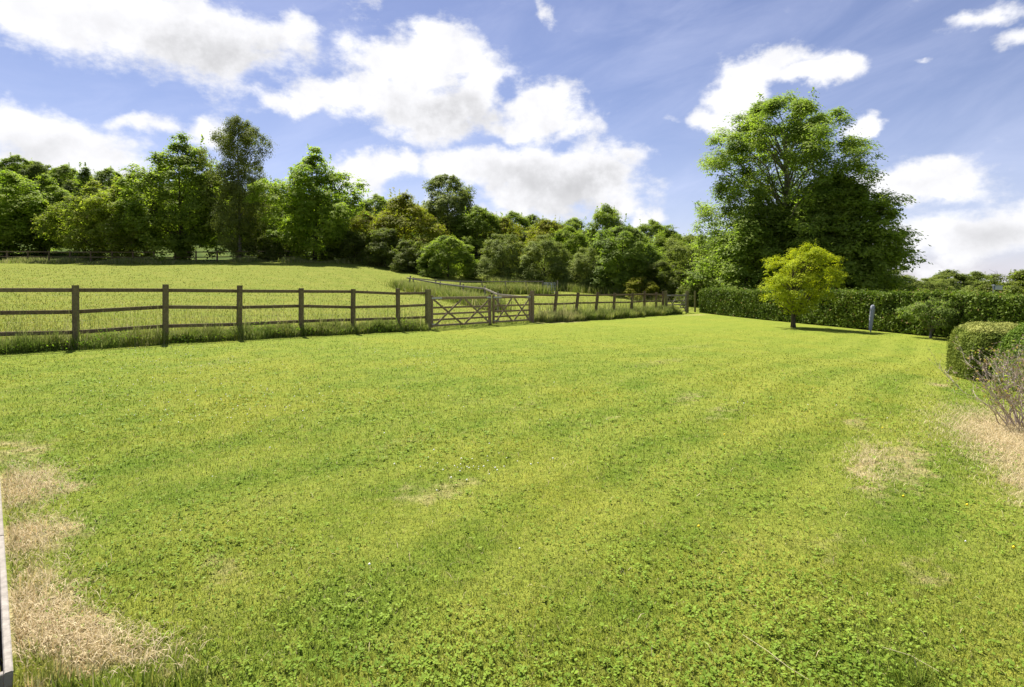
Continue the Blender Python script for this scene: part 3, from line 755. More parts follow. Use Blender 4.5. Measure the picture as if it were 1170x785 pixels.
def build_woods():
    W = 'trees along the far edge of the paddock'
    # back row, left of the gap
    for kind, p, Y, s, rz, sx, name, lab in [
        ('lime', -75, 77, 1.05, .3, 1.1, 'deciduous_tree', 'bright green tree at the extreme left end of the paddock trees'),
        ('lime', 8, 75, 1.00, 2.1, 1.15, 'deciduous_tree', 'bright green broad tree at the left edge above the pale long grass'),
        ('mid', 52, 78, .80, 4.1, 1.1, 'deciduous_tree', 'dull green tree standing between the bright left tree and the thin spiky one'),
        ('pointy', 97, 77, .98, 1.0, 1.0, 'spindly_tree', 'thin dark tree whose spiky tip stands above the yellowish maple'),
        ('maple', 108, 71, .90, 5.0, 1.0, 'maple_tree', 'yellowish green tree with pale flecks, left of the other maple'),
        ('maple', 150, 70, .98, 2.6, 1.05, 'maple_tree', 'yellowish green tree with upright shoots beside the tall lime green peak'),
        ('mid', 207, 69, 1.13, .6, 1.0, 'deciduous_tree', 'tall pointed leafy tree immediately left of the birch'),
        ('birch', 274, 68, 1.02, .9, .95, 'birch_tree', 'tall feathery grey green birch, highest of the paddock trees'),
        ('mid', 303, 74, .62, 3.3, 1.0, 'deciduous_tree', 'lower green tree filling the space behind the birch'),
        ('oval', 360, 68, 1.06, 4.0, 1.0, 'deciduous_tree', 'broad leafy tree with upright shoots right of the birch'),
        ('thorn', 318, 69, .72, 2.0, 1.3, 'shrub', 'low leafy shrub under the broad tree right of the birch'),
        ('yellowish', 418, 73, .72, 2.2, 1.1, 'yellow_green_tree', 'small yellow green tree right of the broad oval tree'),
        ('thorn', 405, 67, .85, .2, 1.2, 'hawthorn_bush', 'grey green thorn bush where the paddock edge turns at the right end of the wood'),
        ('thorn', 440, 65, .95, 3.2, 1.1, 'hawthorn_bush', 'grey green thorn bush left of the round bright bush'),
        ('yellowish', 462, 70, .98, 5.2, 1.15, 'yellow_green_tree', 'tall yellow green tree left of the rounded grey green tree'),
        ('greyround', 512, 80, 1.08, 1.4, .92, 'rounded_tree', 'large rounded grey green tree rising in the middle of the wood'),
        ('bush', 512, 60, 1.02, .5, 1.05, 'round_bush', 'round bright green bush standing out at the end of the mown paddock'),
        ('thorn', 472, 62, .75, 1.2, 1.1, 'hawthorn_bush', 'low thorn bush tucked against the left side of the round bright bush'),
        ('roundtree', 545, 76, .82, 1.2, 1.0, 'rounded_tree', 'dark leafy tree behind the round bright bush, below the grey green crown'),
        ('willow', 575, 60, .68, .7, 1.0, 'willow_bush', 'grey green bushy willow right of the gap in the wood'),
        ('yellowish', 575, 78, .85, 4.4, 1.1, 'yellow_green_tree', 'yellow green tree showing over the willow bushes'),
        ('willow', 622, 58, .70, 2.7, 1.05, 'willow_bush', 'bushy willow behind the grey metal hurdle'),
        ('yellowish', 625, 74, .85, 1.0, 1.1, 'yellow_green_tree', 'light green tree behind the willow above the metal hurdle'),
        ('roundtree', 650, 66, .62, 3.0, 1.0, 'rounded_tree', 'dark green tree left of the big dark tree by the fence'),
        ('roundtree', 693, 78, 1.00, 2.0, .75, 'rounded_tree', 'neat round topped tree standing up alone above the wood'),
        ('dark', 712, 54, .78, .5, 1.0, 'dark_tree', 'big dark glossy leaved tree behind the leaning fence posts'),
        ('yellowbush', 733, 49, .80, .5, 1.0, 'yellow_green_bush', 'low yellow green bush at the foot of the big dark tree'),
        ('willow', 672, 56, .58, .1, 1.0, 'willow_bush', 'pale willow bush at the left foot of the big dark tree'),
        ('willow', 790, 56, .83, 4.2, 1.05, 'willow_bush', 'tall pale willow behind the small far gate'),
        ('thorn', 760, 51, .78, 1.8, 1.0, 'hawthorn_bush', 'thorn bush behind the post of the small far gate'),
        ('mid', 765, 76, .62, 1.8, 1.3, 'deciduous_tree', 'green tree behind the tall pale willow, left of the big ash'),
        ('willow', 835, 52, .72, 2.2, 1.1, 'willow_bush', 'pale willow between the far gate and the big ash tree'),
        ('thorn', 800, 45, .55, .8, 1.0, 'hawthorn_bush', 'small thorn bush just behind the left end of the clipped hedge'),
    ]:
        x = px(p, Y)
        place(K[kind], name, lab, 'bush' if 'bush' in name or name == 'shrub' else 'tree', x, Y, s, rz, W, sx)
    # wooded hillside behind
    rng = random.Random(4)
    hill = [(430, 100, 1.0), (470, 105, 1.0), (555, 104, .95), (585, 100, .92), (610, 106, .95), (632, 98, .9), (655, 104, .85), (672, 95, .8), (722, 96, .88), (745, 102, .95),
            (768, 96, .86), (790, 104, .85), (812, 98, .75), (835, 104, .7), (600, 86, .72), (640, 84, .7), (735, 84, .75), (775, 80, .72), (815, 78, .68), (850, 84, .66), (700, 90, .6),
            (500, 95, .85), (535, 92, .85), (395, 98, .9), (365, 104, .9), (330, 100, .8), (290, 95, .8), (240, 98, .8), (200, 95, .75), (160, 98, .75), (120, 96, .8), (60, 98, .8), (20, 96, .75), (-40, 98, .8), (880, 95, .7), (915, 92, .7)]
    for i, (p, Y, s) in enumerate(hill):
        place(K['far'] if i % 3 else K['roundtree'], 'hillside_tree', 'rounded green tree in the wood climbing the hill behind the paddock', 'tree', px(p, Y), Y, s * .92, rng.uniform(0, 6.2), 'trees on the hillside behind')
    for i, (p, Y, s) in enumerate([(75, 118, .8), (100, 116, .75), (125, 118, .8), (150, 115, .75), (175, 117, .8), (205, 116, .8), (235, 118, .85), (265, 116, .85), (300, 118, .8), (340, 116, .85), (20, 128, .8), (45, 126, .8)]):
        place(K['far'] if i % 2 else K['roundtree'], 'hillside_tree', 'rounded green tree in the wood climbing the hill behind the paddock', 'tree', px(p, Y), Y, s, rng.uniform(0, 6.2), 'trees on the hillside behind')
    for p, Y, s in [(16, 150, .55), (36, 152, .62), (50, 150, .45), (62, 150, .45), (-5, 152, .6), (75, 155, .45), (-30, 150, .6)]:
        place(K['far'], 'ridge_tree', 'small dark tree on the skyline of the hill at the far left', 'tree', px(p, Y), Y, s, rng.uniform(0, 6), 'trees on the far left skyline')
    # right hand distance
    for p, Y, s, lab in [(1085, 150, 1.02, 'pale domed tree on the right hand skyline, left of the twin'), (1112, 152, 1.02, 'pale domed tree on the right hand skyline, nearer the sign'),]:
        place(K['far'], 'distant_tree', lab, 'tree', px(p, Y), Y, s, rng.uniform(0, 6), 'domed trees on the right skyline', 1.25)
    for p, Y, s in [(1050, 240, .8), (1066, 235, .7), (1140, 230, .6), (1030, 230, .8), (1165, 250, .7), (1010, 120, .5), (1200, 200, .8), (1240, 180, .8), (1290, 180, .8)]:
        place(K['far'], 'distant_tree', 'small hazy tree on the low skyline beyond the hedge at the right', 'tree', px(p, Y), Y, s, rng.uniform(0, 6), 'distant trees beyond the hedge', 1.2)
    for p, Y, s, k in [(1052, 62, .50, 'thorn'), (1062, 75, .55, 'willow'), (1082, 56, .42, 'thorn'), (1098, 80, .6, 'thorn'), (1105, 50, .40, 'thorn'), (1122, 66, .5, 'willow'), (1135, 90, .6, 'thorn'), (1075, 100, .7, 'willow'), (1100, 110, .6, 'thorn'),
                       (1040, 52, .5, 'thorn'), (1020, 50, .5, 'willow'), (1120, 44, .38, 'thorn')]:
        place(K[k], 'scrub_bush', 'low bush in the scrub seen over the hedge at the right', 'bush', px(p, Y), Y, s, rng.uniform(0, 6), 'scrub bushes beyond the hedge', 1.3)
    for p, Y, s, k, lab in [(1160, 31, .70, 'thorn', 'leafy hawthorn behind the hedge at the right edge, bare twigs on top'), (1190, 29, .72, 'thorn', 'leafy hawthorn beyond the right end of the hedge'), (1137, 36, .60, 'thorn', 'leafy hawthorn behind the grey box on its pole')]:
        place(K[k], 'hawthorn_bush', lab, 'bush', px(p, Y), Y, s, rng.uniform(0, 6), 'hawthorns behind the hedge', 1.0)
build_woods()

def build_big_trees():
    ash = tree_kind(31, 17.8, 6.9, 1.0, 'ashy', 280, 26, 19, 1.0, .48, .22, M['ash'], M['ash_bark'], .42, 110, width=.45, lump=.2, hollow=.25, base=.2, top=.72, bend=.02, shoots=12, fill=.05)
    place(ash, 'ash_tree', 'tall open crowned ash tree towering over the clipped hedge', 'tree', px(897, 46), 46, 1.0, 1.3, None, 1.0)
    syc = tree_kind(32, 10.9, 4.7, .3, 'round', 200, 26, 18, 1.05, .46, .24, M['sycamore'], M['bark'], .34, 60, lump=.16, hollow=.45, shoots=20)
    place(syc, 'dark_tree', 'dense dark broad tree leaning out to the right of the tall ash', 'tree', px(953, 43), 43, 1.0, .3, None, 1.0)
    low = tree_kind(33, 8.5, 4.4, .2, 'dome', 95, 24, 18, 1.0, .48, .22, M['ash'], M['bark'], .22, 40, lump=.3, hollow=.4)
    place(low, 'ash_tree', 'lower leafy tree under the left side of the tall ash', 'tree', px(868, 43.5), 43.5, 1.0, 1.0, None, .95)
    gold = tree_kind(34, 4.0, 1.68, .75, 'round', 120, 17, 17, .38, .16, .066, M['gold'], M['bark'], .13, 60, width=.7, lump=.42, hollow=.3, base=.14, top=.55, flat=.4, off=(.85, 0), up=1.0, shoots=6, fill=.0)
    place(gold, 'golden_tree', 'small rounded golden yellow tree on the lawn before the hedge', 'tree', 13.05, 26.0, 1.0, .0, None, .86)
    pear = tree_kind(35, 1.66, 1.10, .55, 'spread', 34, 14, 20, .24, .13, .075, M['pear'], M['ash_bark'], .07, 30, width=.65, lump=.4, base=.2, top=.5, bend=.12, fill=.03)
    place(pear, 'fruit_tree', 'small low spreading fruit tree with crooked pale trunk before the hedge', 'tree', 16.75, 22.4, 1.0, 2.0, None, .84)
build_big_trees()

# ------------------------------------------------------------------ clipped hedge
def build_hedge():
    rng = np.random.default_rng(41)
    A, B = HEDGE_A, HEDGE_B; L = np.linalg.norm(B - A); d = (B - A) / L; nrm = np.array([-d[1], d[0]])
    if nrm[0] < 0: nrm = -nrm                                   # away from the lawn
    T = 1.25
    def H(t): return 1.60 + .03 * np.sin(t * 1.3) + .025 * np.sin(t * 3.7) - .25 * np.exp(-t / .15) + .012 * t
    root = thing('hedge', 'long clipped beech hedge closing the right side of the lawn', 'hedge', (A[0], A[1], g1(*A)))
    base = np.array([A[0], A[1], g1(*A)])
    # woody inside
    mb = MB(); prev = None
    ts = np.linspace(.12, L, 60); rings = []
    for t in ts:
        p = A + d * t; h = float(H(t)) - .10
        ring = []
        for (o, z) in [(.10, -.1), (.08, h * .5), (.10, h - .08), (.2, h), (T - .2, h), (T - .1, h - .08), (T - .08, h * .5), (T - .1, -.1)]:
            q = p + nrm * o; ring.append((q[0] - base[0], q[1] - base[1], g1(q[0], q[1]) + z - base[2]))
        rings.append(ring)
    vs = [v for r in rings for v in r]; n = 8
    fs = [(i * n + k, i * n + (k + 1) % n, (i + 1) * n + (k + 1) % n, (i + 1) * n + k) for i in range(len(rings) - 1) for k in range(n)] + [tuple(range(n)), tuple(range((len(rings) - 1) * n, len(rings) * n))]
    mb.add(vs, fs)
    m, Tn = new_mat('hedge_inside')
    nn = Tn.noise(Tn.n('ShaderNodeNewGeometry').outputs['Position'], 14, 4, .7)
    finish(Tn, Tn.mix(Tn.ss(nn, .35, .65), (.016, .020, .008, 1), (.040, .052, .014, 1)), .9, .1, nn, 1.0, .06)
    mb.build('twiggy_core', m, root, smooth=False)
    # leaves over every face
    def face(n, kind):
        t = rng.uniform(0, L, n) ** 1.0
        if kind == 'front': o = rng.normal(.02, .07, n); z = rng.uniform(0.02, 1, n) ** .9 * H(t); N = np.tile(np.r_[-nrm, .1], (n, 1))
        elif kind == 'back': o = rng.normal(T - .03, .05, n); z = rng.uniform(.3, 1, n) * H(t); N = np.tile(np.r_[nrm, .45], (n, 1))
        elif kind == 'top': o = rng.uniform(0, T, n); z = H(t) + rng.normal(0, .035, n) + (rng.uniform(0, 1, n) > .93) * rng.uniform(0, .16, n) - .12 * (np.abs(o - T / 2) / (T / 2)) ** 6; N = np.tile([0, 0, 1.0], (n, 1))
        else: t = rng.normal(.04, .05, n); o = rng.uniform(0, T, n); z = rng.uniform(0, 1, n) * 1.42; N = np.tile(np.r_[-d, .4], (n, 1))
        o = o + .03 * np.sin(t * 1.7 + z * 3) + .025 * np.sin(t * 4.7 - z * 5 + 2 * np.sin(t * .7))
        X = A[0] + d[0] * t + nrm[0] * o; Y = A[1] + d[1] * t + nrm[1] * o
        return np.stack([X, Y, gz(X, Y) + z], 1) - base, N + rng.normal(0, .55, (n, 3))
    parts = [face(46000, 'front'), face(26000, 'top'), face(9000, 'back'), face(2600, 'end')]
    P = np.concatenate([p[0] for p in parts]); N = np.concatenate([p[1] for p in parts])
    me = leaf_mesh('foliage', P, N, rng.uniform(.06, .125, len(P)), rng, .65)
    link('foliage', me, M['hedge'], root)
build_hedge()

# ------------------------------------------------------------------ clipped yew block and the shrub beside it
def clipped(name, label, cat, x, y, rz, a, b, h, e, mat, n, leaf, seed, top_thin=0.):
    rng = np.random.default_rng(seed)
    root = thing(name, label, cat, (x, y, g1(x, y) - .06), rz)
    def S(u, v, k=1.0):     # superellipsoid, u round, v from the ground up
        cu, su = np.cos(u), np.sin(u); cv, sv = np.cos(v), np.sin(v)
        f = lambda q, ee: np.sign(q) * np.abs(q) ** ee
        wob = 1 + .03 * np.sin(3 * u + 2 * v) + .02 * np.sin(7 * u - 5 * v)
        return np.stack([a * k * f(cv, e) * f(cu, e) * wob, b * k * f(cv, e) * f(su, e) * wob, h * k * f(sv, e)], -1)
    us = np.linspace(0, 2 * np.pi, 40, endpoint=False); vs_ = np.linspace(0, np.pi / 2 * .97, 14)
    U, Vv = np.meshgrid(us, vs_)
    V = S(U, Vv, .94).reshape(-1, 3)
    nu = 40; F = [[j * nu + i, j * nu + (i + 1) % nu, (j + 1) * nu + (i + 1) % nu, (j + 1) * nu + i] for j in range(13) for i in range(nu)]
    top = len(V); V = np.r_[V, [[0, 0, h * .94]]]
    Ft = [[13 * nu + i, 13 * nu + (i + 1) % nu, top] for i in range(nu)]
    m, Tn = new_mat(name + '_inside')
    nn = Tn.noise(Tn.n('ShaderNodeNewGeometry').outputs['Position'], 30, 4, .7)
    finish(Tn, Tn.mix(Tn.ss(nn, .35, .65), (.022, .026, .010, 1), (.06, .07, .02, 1)), .9, .1, nn, 1.0, .04)
    link('twiggy_core', np_mesh('twiggy_core', V, [np.array(F), np.array(Ft)]), m, root)
    # sprigs: sample by area
    k = n * 3
    u = rng.uniform(0, 2 * np.pi, k); v = np.arcsin(rng.uniform(0, 1, k) ** (1 / e))
    w_ = rng.uniform(-1, 1, k); fc = rng.integers(0, 4, k)
    cu_ = np.where(fc == 0, 1, np.where(fc == 1, -1, w_)); su_ = np.where(fc == 2, 1, np.where(fc == 3, -1, w_))
    u = np.arctan2(np.sign(su_) * np.abs(su_) ** (1 / e), np.sign(cu_) * np.abs(cu_) ** (1 / e))
    P = S(u, v)
    # add a flat scatter over the top so that it is as dense as the sides
    q = rng.uniform(0, 1, k) < .5
    r = np.sqrt(rng.uniform(0, 1, k)); uu = rng.uniform(0, 2 * np.pi, k)
    vt = np.arccos(np.clip(r ** (1 / e) * 1.0, 0, 1))
    P = np.where(q[:, None], S(uu, vt), P)[:n]
    G = P / np.array([a, b, h]); N = np.sign(G) * np.abs(G) ** (2 / e - 1) / np.array([a, b, h])
    N /= np.linalg.norm(N, axis=1, keepdims=True)
    P = P + N * rng.normal(-.005, .022, (n, 1)) + rng.normal(0, .012, P.shape)
    link('foliage', leaf_mesh('foliage', P, N * .8 + rng.normal(0, .6, P.shape) + np.array([0, 0, .2]), leaf * rng.uniform(.6, 1.4, n), rng, .42), mat, root)
    return root
clipped('yew_bush', 'large clipped yew block with flat top, browned and tinted as if sunlit, on the right of the lawn', 'bush', 10.25, 11.75, -.50, .78, 1.02, 1.22, .46, M['yew'], 85000, .040, 51)
clipped('conifer_bush', 'brighter green rounded conifer cut by the right edge of the picture', 'bush', 9.35, 9.75, 0, .66, .66, 1.30, .8, M['cypress'], 36000, .042, 52)

# ------------------------------------------------------------------ leggy half bare shrub
def build_bare_shrub(x, y, seed, label, R=.62, H=.82, ns=40):
    rng = random.Random(seed); npr = np.random.default_rng(seed)
    root = thing('bare_shrub', label, 'shrub', (x, y, g1(x, y) - .02))
    mb = MB(); tips = []; mids = []
    def grow(p, d, L, r, lvl):
        pts = [p]; q = Vector(p); dd = Vector(d)
        k = 5
        for i in range(k):
            dd = (dd + Vector((rng.gauss(0, .22), rng.gauss(0, .22), rng.gauss(.03, .12)))).normalized()
            q = q + dd * L / k; pts.append(q.copy())
        mb.tube(pts, [r * (1 - .16 * i) for i in range(k + 1)], 4 if lvl else 5)
        tips.append(pts[-1])
        if lvl < 2:
            for j in range(rng.randint(4, 6) if lvl == 0 else rng.randint(3, 5)):
                i = rng.randint(1 if lvl else 2, k); b = pts[i]
                nd = (dd + Vector((rng.gauss(0, .6), rng.gauss(0, .6), rng.uniform(0, .5)))).normalized()
                grow(b, nd, L * rng.uniform(.3, .55), r * .5, lvl + 1)
        else: mids.append(pts[3])
    for i in range(ns):
        a = rng.uniform(0, 6.28); rr = rng.uniform(0, .28) ** 1
        o = rng.uniform(.15, 1.0)
        grow(Vector((math.cos(a) * rr, math.sin(a) * rr, 0)), Vector((math.cos(a) * o * R / H * 1.1, math.sin(a) * o * R / H * 1.1, 1)).normalized(), H * rng.uniform(.55, .95), .006 + rng.uniform(0, .004), 0)
    mb.build('branches', M['twig'], root)
    tp = np.array([tuple(t) for t in tips + mids]); k = npr.choice(len(tp), int(len(tp) * .9))
    P = tp[k] + npr.normal(0, .018, (len(k), 3))
    m = mat_leaf('shrub_leaf', (.12, .16, .04), (.28, .29, .08), ns=6, accent=(.34, .22, .10), acc=.22)
    link('leaves', leaf_mesh('leaves', P, npr.normal(0, 1, P.shape) + np.array([0, 0, .5]), npr.uniform(.018, .04, len(P)), npr, .6), m, root)
    k = npr.choice(len(tips), int(len(tips) * .8)); P = np.array([tuple(tips[i]) for i in k])
    P = np.repeat(P, 5, 0) + npr.normal(0, .010, (len(k) * 5, 3))
    m2, T = new_mat('faded_flower'); r = T.n('ShaderNodeAttribute', attribute_name='rnd').outputs['Fac']
    finish(T, T.mix(r, (.20, .13, .09, 1), (.50, .38, .30, 1)), .8, .1, translucent=.2)
    link('seed_heads', leaf_mesh('seed_heads', P, npr.normal(0, 1, P.shape), npr.uniform(.008, .018, len(P)), npr, .8), m2, root)
build_bare_shrub(6.0, 6.55, 61, 'leggy half bare shrub with pinkish dry twigs beside the scorched grass')
build_bare_shrub(6.95, 7.0, 62, 'dry twiggy shrub behind the half bare one at the right edge of the picture')

# ------------------------------------------------------------------ fences and gates
def fxy(t, s=0.0):
    p = FA + FD * t + np.array([FD[1], -FD[0]]) * s
    return float(p[0]), float(p[1])
def post(parent, x, y, h, w, mat, rz, lean=(0, 0), name='post', slope=.03):
    z = g1(x, y); mb = MB(); c, s = math.cos(rz), math.sin(rz)
    top = Vector((x + lean[0], y + lean[1], z + h)); bot = Vector((x, y, z - .3))
    mb.beam(bot, top, w, w, up=(c, s, 0), bev=w * .09)
    return mb.build(name, mat, parent)
def rail(parent, a, b, w, h, mat, name='rail'):
    mb = MB(); mb.beam(a, b, w, h, bev=.008); return mb.build(name, mat, parent)
FANG = math.atan2(FD[1], FD[0])
rg = random.Random(8)

def u_to_t(p):      # bay position along the fence seen at picture bearing p
    u = (p - 585) / 640.0
    return (FA[0] - u * FA[1]) / (u * FD[1] - FD[0])
def wire_mesh(parent, t0, t1, h=.95, side=-.10):
    mb = MB()
    for z in (.12, .27, .44, .62, .80, h):
        n = max(2, int((t1 - t0) / 2.0)); pts = []
        for k in range(n + 1):
            x, y = fxy(t0 + (t1 - t0) * k / n, side); pts.append((x, y, g1(x, y) + z + rg.gauss(0, .006)))
        mb.tube(pts, .0016, 3)
    t = t0
    while t < t1:
        x, y = fxy(t, side); z = g1(x, y); mb.tube([(x, y, z + .05), (x, y, z + h)], .0014, 3); t += .16
    mb.build('wire_netting', M['wire'], parent)

def build_fence_left():
    root = thing('paddock_fence', 'dark brown post and rail fence along the left side of the lawn', 'fence', (0, 0, 0))
    ts = [u_to_t(p) for p in (87, 189, 273, 344, 403, 455)]
    bay = 1.72
    ts = [ts[0] - bay * k for k in range(7, 0, -1)] + ts
    end = u_to_t(489)
    tops = []
    for i, t in enumerate(ts):
        x, y = fxy(t); h = 1.45 + rg.gauss(0, .02)
        post(root, x, y, h, .118, M['post'], FANG + rg.gauss(0, .05), (rg.gauss(0, .012), rg.gauss(0, .012)))
    tt = ts + [end]
    jit = [[rg.gauss(0, .026) for _ in range(3)] for _ in tt]
    for i in range(len(tt) - 1):
        for k, hh in enumerate((1.31, .86, .42)):
            a = fxy(tt[i] - .02 if i else tt[i] - .9, -.082); b = fxy(tt[i + 1] - .03, -.082)
            rail(root, (*a, g1(*a) + hh + jit[i][k]), (*b, g1(*b) + hh + jit[i + 1][k]), .038, .09, M['timber'])
    wire_mesh(root, ts[0], end, 1.2, -.115)
    x, y = fxy(end)
    gp = thing('gate_post', 'stout square mossy gate post at the hinge end of the wide gate', 'post', (0, 0, 0))
    post(gp, x, y, 1.46, .17, M['gpost'], FANG, name='shaft')
    return end
T_G0 = build_fence_left()

def wooden_gate(label, t0, t1, H, drop0=0.0, strap_right=False, mat=None):
    x0, y0 = fxy(t0); x1, y1 = fxy(t1)
    root = thing('field_gate', label, 'gate', (x0, y0, g1(x0, y0)))
    L = math.hypot(x1 - x0, y1 - y0); z0 = .0; z1 = g1(x1, y1) - g1(x0, y0)
    ang = math.atan2(y1 - y0, x1 - x0)
    m = mat or M['gate']
    def P(s, z, off=0.0):     # s along, z above the bottom line, local to the root
        return Vector((math.cos(ang) * s - math.sin(ang) * off, math.sin(ang) * s + math.cos(ang) * off, z + .06 + (z1 - z0) * s / L))
    for s, nm in ((.05, 'hinge_stile'), (L - .05, 'closing_stile')):
        mb = MB(); mb.beam(P(s, 0), P(s, H + .06), .075, .09, up=(math.cos(ang), math.sin(ang), 0), bev=.008); mb.build(nm, m, root)
    zs = [.06, .27, .48, .71]
    zs = [q * H / 1.1 for q in zs]
    for z in zs:
        mb = MB(); mb.beam(P(.09, z), P(L - .09, z), .026, .072, bev=.005); mb.build('bar', m, root)
    mb = MB(); mb.beam(P(.09, H - .05), P(L - .09, H - .05), .05, .10, bev=.01); mb.build('top_bar', m, root)
    M_ = L / 2
    for (a, b) in [((.12, H - .10), (M_ - .02, .04)), ((.12, .04), (M_ - .10, H - .10)), ((M_ + .02, .04), (L - .12, H - .10)), ((M_ + .10, H - .10), (L - .12, .04))]:
        off = .032 if a[1] > b[1] else .055
        mb = MB(); mb.beam(P(a[0], a[1], -off), P(b[0], b[1], -off), .022, .07, bev=.004); mb.build('brace', m, root)
    for s, w in ((.26, .50),) + (((L - .16, .26),)):
        mb = MB(); mb.beam(P(s - w / 2, H - .045, -.040), P(s + w / 2, H - .045, -.040), .012, .055); mb.build('metal_strap', M['steel'], root)
    mb = MB(); mb.beam(P(.02, .12, -.045), P(.34, .12, -.045), .010, .045); mb.build('metal_strap', M['steel'], root)
    return root
T_G1 = u_to_t(562); T_G2 = u_to_t(608)
wooden_gate('wide five bar wooden gate with crossed braces in the paddock fence', T_G0 + .13, T_G1 - .05, 1.12)
wooden_gate('narrower wooden gate with crossed braces right of the wide gate', T_G1 + .05, T_G2 - .12, 1.12)
_x, _y = fxy(T_G1, -.13); _gp = thing('gate_post', 'slim gate post standing where the two wooden gates meet', 'post', (0, 0, 0)); post(_gp, _x, _y, 1.22, .10, M['gate'], FANG, name='shaft')

def build_fence_right():
    gp = thing('gate_post', 'square gate post between the narrower gate and the leaning fence', 'post', (0, 0, 0))
    x, y = fxy(T_G2); post(gp, x, y, 1.40, .15, M['gate'], FANG, name='shaft')
    root = thing('leaning_fence', 'brown post and rail fence with leaning posts running away to the far gate', 'fence', (0, 0, 0))
    ts = [u_to_t(p) for p in (632, 656, 679, 700, 719.5, 736, 749, 757)]
    tt = [T_G2] + ts
    for i, t in enumerate(ts):
        x, y = fxy(t); lean = .27 if i < 5 else .08
        post(root, x, y, 1.36 + rg.gauss(0, .03), .12, M['timber'], FANG, (FD[0] * lean * rg.uniform(.6, 1.2), FD[1] * lean * .2))
    for i in range(len(tt) - 1):
        for hh in (1.20, .80):
            a = fxy(tt[i] + .06, -.08); b = fxy(tt[i + 1] + .04, -.08)
            rail(root, (*a, g1(*a) + hh + rg.gauss(0, .012)), (*b, g1(*b) + hh + rg.gauss(0, .012)), .04, .088, M['timber'])
    wire_mesh(root, T_G2 + .1, ts[-1], 1.1, -.12)
    # far little gate and its posts
    ta, tb = u_to_t(760.5), u_to_t(785)
    p1 = thing('gate_post', 'far gate post at the end of the leaning fence', 'post', (0, 0, 0)); x, y = fxy(ta); post(p1, x, y, 1.42, .15, M['gpost'], FANG, name='shaft')
    p2 = thing('gate_post', 'far gate post standing beside the clipped hedge', 'post', (0, 0, 0)); x, y = fxy(tb); post(p2, x, y, 1.42, .17, M['gpost'], FANG, name='shaft')
    p3 = thing('hedge_post', 'slim wooden post against the left end of the clipped hedge', 'post', (0, 0, 0)); post(p3, 12.45, 38.1, 1.45, .10, M['gpost'], FANG, name='shaft')
    r = wooden_gate('small weathered grey gate at the far end between fence and hedge', ta + .12, tb - .14, 1.12, mat=M['grey_rail'])
    return root
build_fence_right()

def line_fence(name, label, pts, hs, rails, mat, w=.10, leans=None, rw=.035, rh=.085):
    root = thing(name, label, 'fence', (0, 0, 0))
    for i, (x, y) in enumerate(pts):
        ln = leans[i] if leans else (rg.gauss(0, .02), rg.gauss(0, .02))
        post(root, x, y, hs[i], w, mat, rg.uniform(0, 1), ln)
    for i in range(len(pts) - 1):
        for hh in rails:
            a, b = pts[i], pts[i + 1]
            rail(root, (a[0], a[1] - .08, g1(*a) + hh * hs[i]), (b[0], b[1] - .08, g1(*b) + hh * hs[i + 1]), rw, rh, mat)
    return root
line_fence('old_rail_fence', 'old bleached rail fence slanting down from a leaning corner post to the gates',
           [(px(465, 46), 46), (px(503, 41), 41), (px(529, 37.2), 37.2), (px(554, 33.6), 33.6), (px(569, 29.6), 29.6), (px(607, 25.3), 25.3)],
           [1.20, 1.05, 1.12, 1.22, 1.15, 1.25], (.86,), M['grey_rail'], .09, [(.30, 0), (0, 0), (.02, 0), (0, 0), (0, 0), (0, 0)], .045, .10)
line_fence('back_fence', 'low grey post and rail fence across the grass behind the slanting one',
           [(px(472, 46.6), 46.6), (px(498, 47), 47), (px(526, 47.5), 47.5), (px(551, 48.2), 48.2), (px(577, 48.8), 48.8), (px(601, 49.4), 49.4), (px(620, 50), 50)],
           [1.12] * 7, (.93,), M['grey_rail'], .085)
line_fence('wood_edge_fence', 'dark two rail fence in the shade at the foot of the far trees',
           [(px(p, 67.4), 67.4) for p in range(-40, 420, 24)], [1.35] * 20, (.90, .45), M['timber'], .16, None, .05, .11)
def build_hurdle():
    x0, x1, y = px(621.5, 50), px(634.5, 50), 50.0
    root = thing('metal_hurdle', 'small pale grey metal hurdle at the end of the back fence', 'hurdle', (x0, y, g1(x0, y)))
    L = x1 - x0; H = .92
    mb = MB(); mb.tube([(0, 0, .08), (0, 0, H), (L, 0, H), (L, 0, .08), (0, 0, .08)], .025, 6); mb.build('frame', M['alu'], root)
    for k in range(1, 6):
        mb = MB(); mb.tube([(.02, 0, .08 + k * (H - .08) / 6), (L - .02, 0, .08 + k * (H - .08) / 6)], .018, 5); mb.build('bar', M['alu'], root)
    for k in (1, 2):
        mb = MB(); mb.beam((L * k / 3, -.03, .08), (L * k / 3, -.03, H), .05, .02, up=(0, 1, 0)); mb.build('upright', M['alu'], root)
    post(thing('hurdle_post', 'thin grey post at the right side of the metal hurdle', 'post', (0, 0, 0)), x1 + .2, y, 1.2, .09, M['grey_rail'], .2, name='shaft')
build_hurdle()

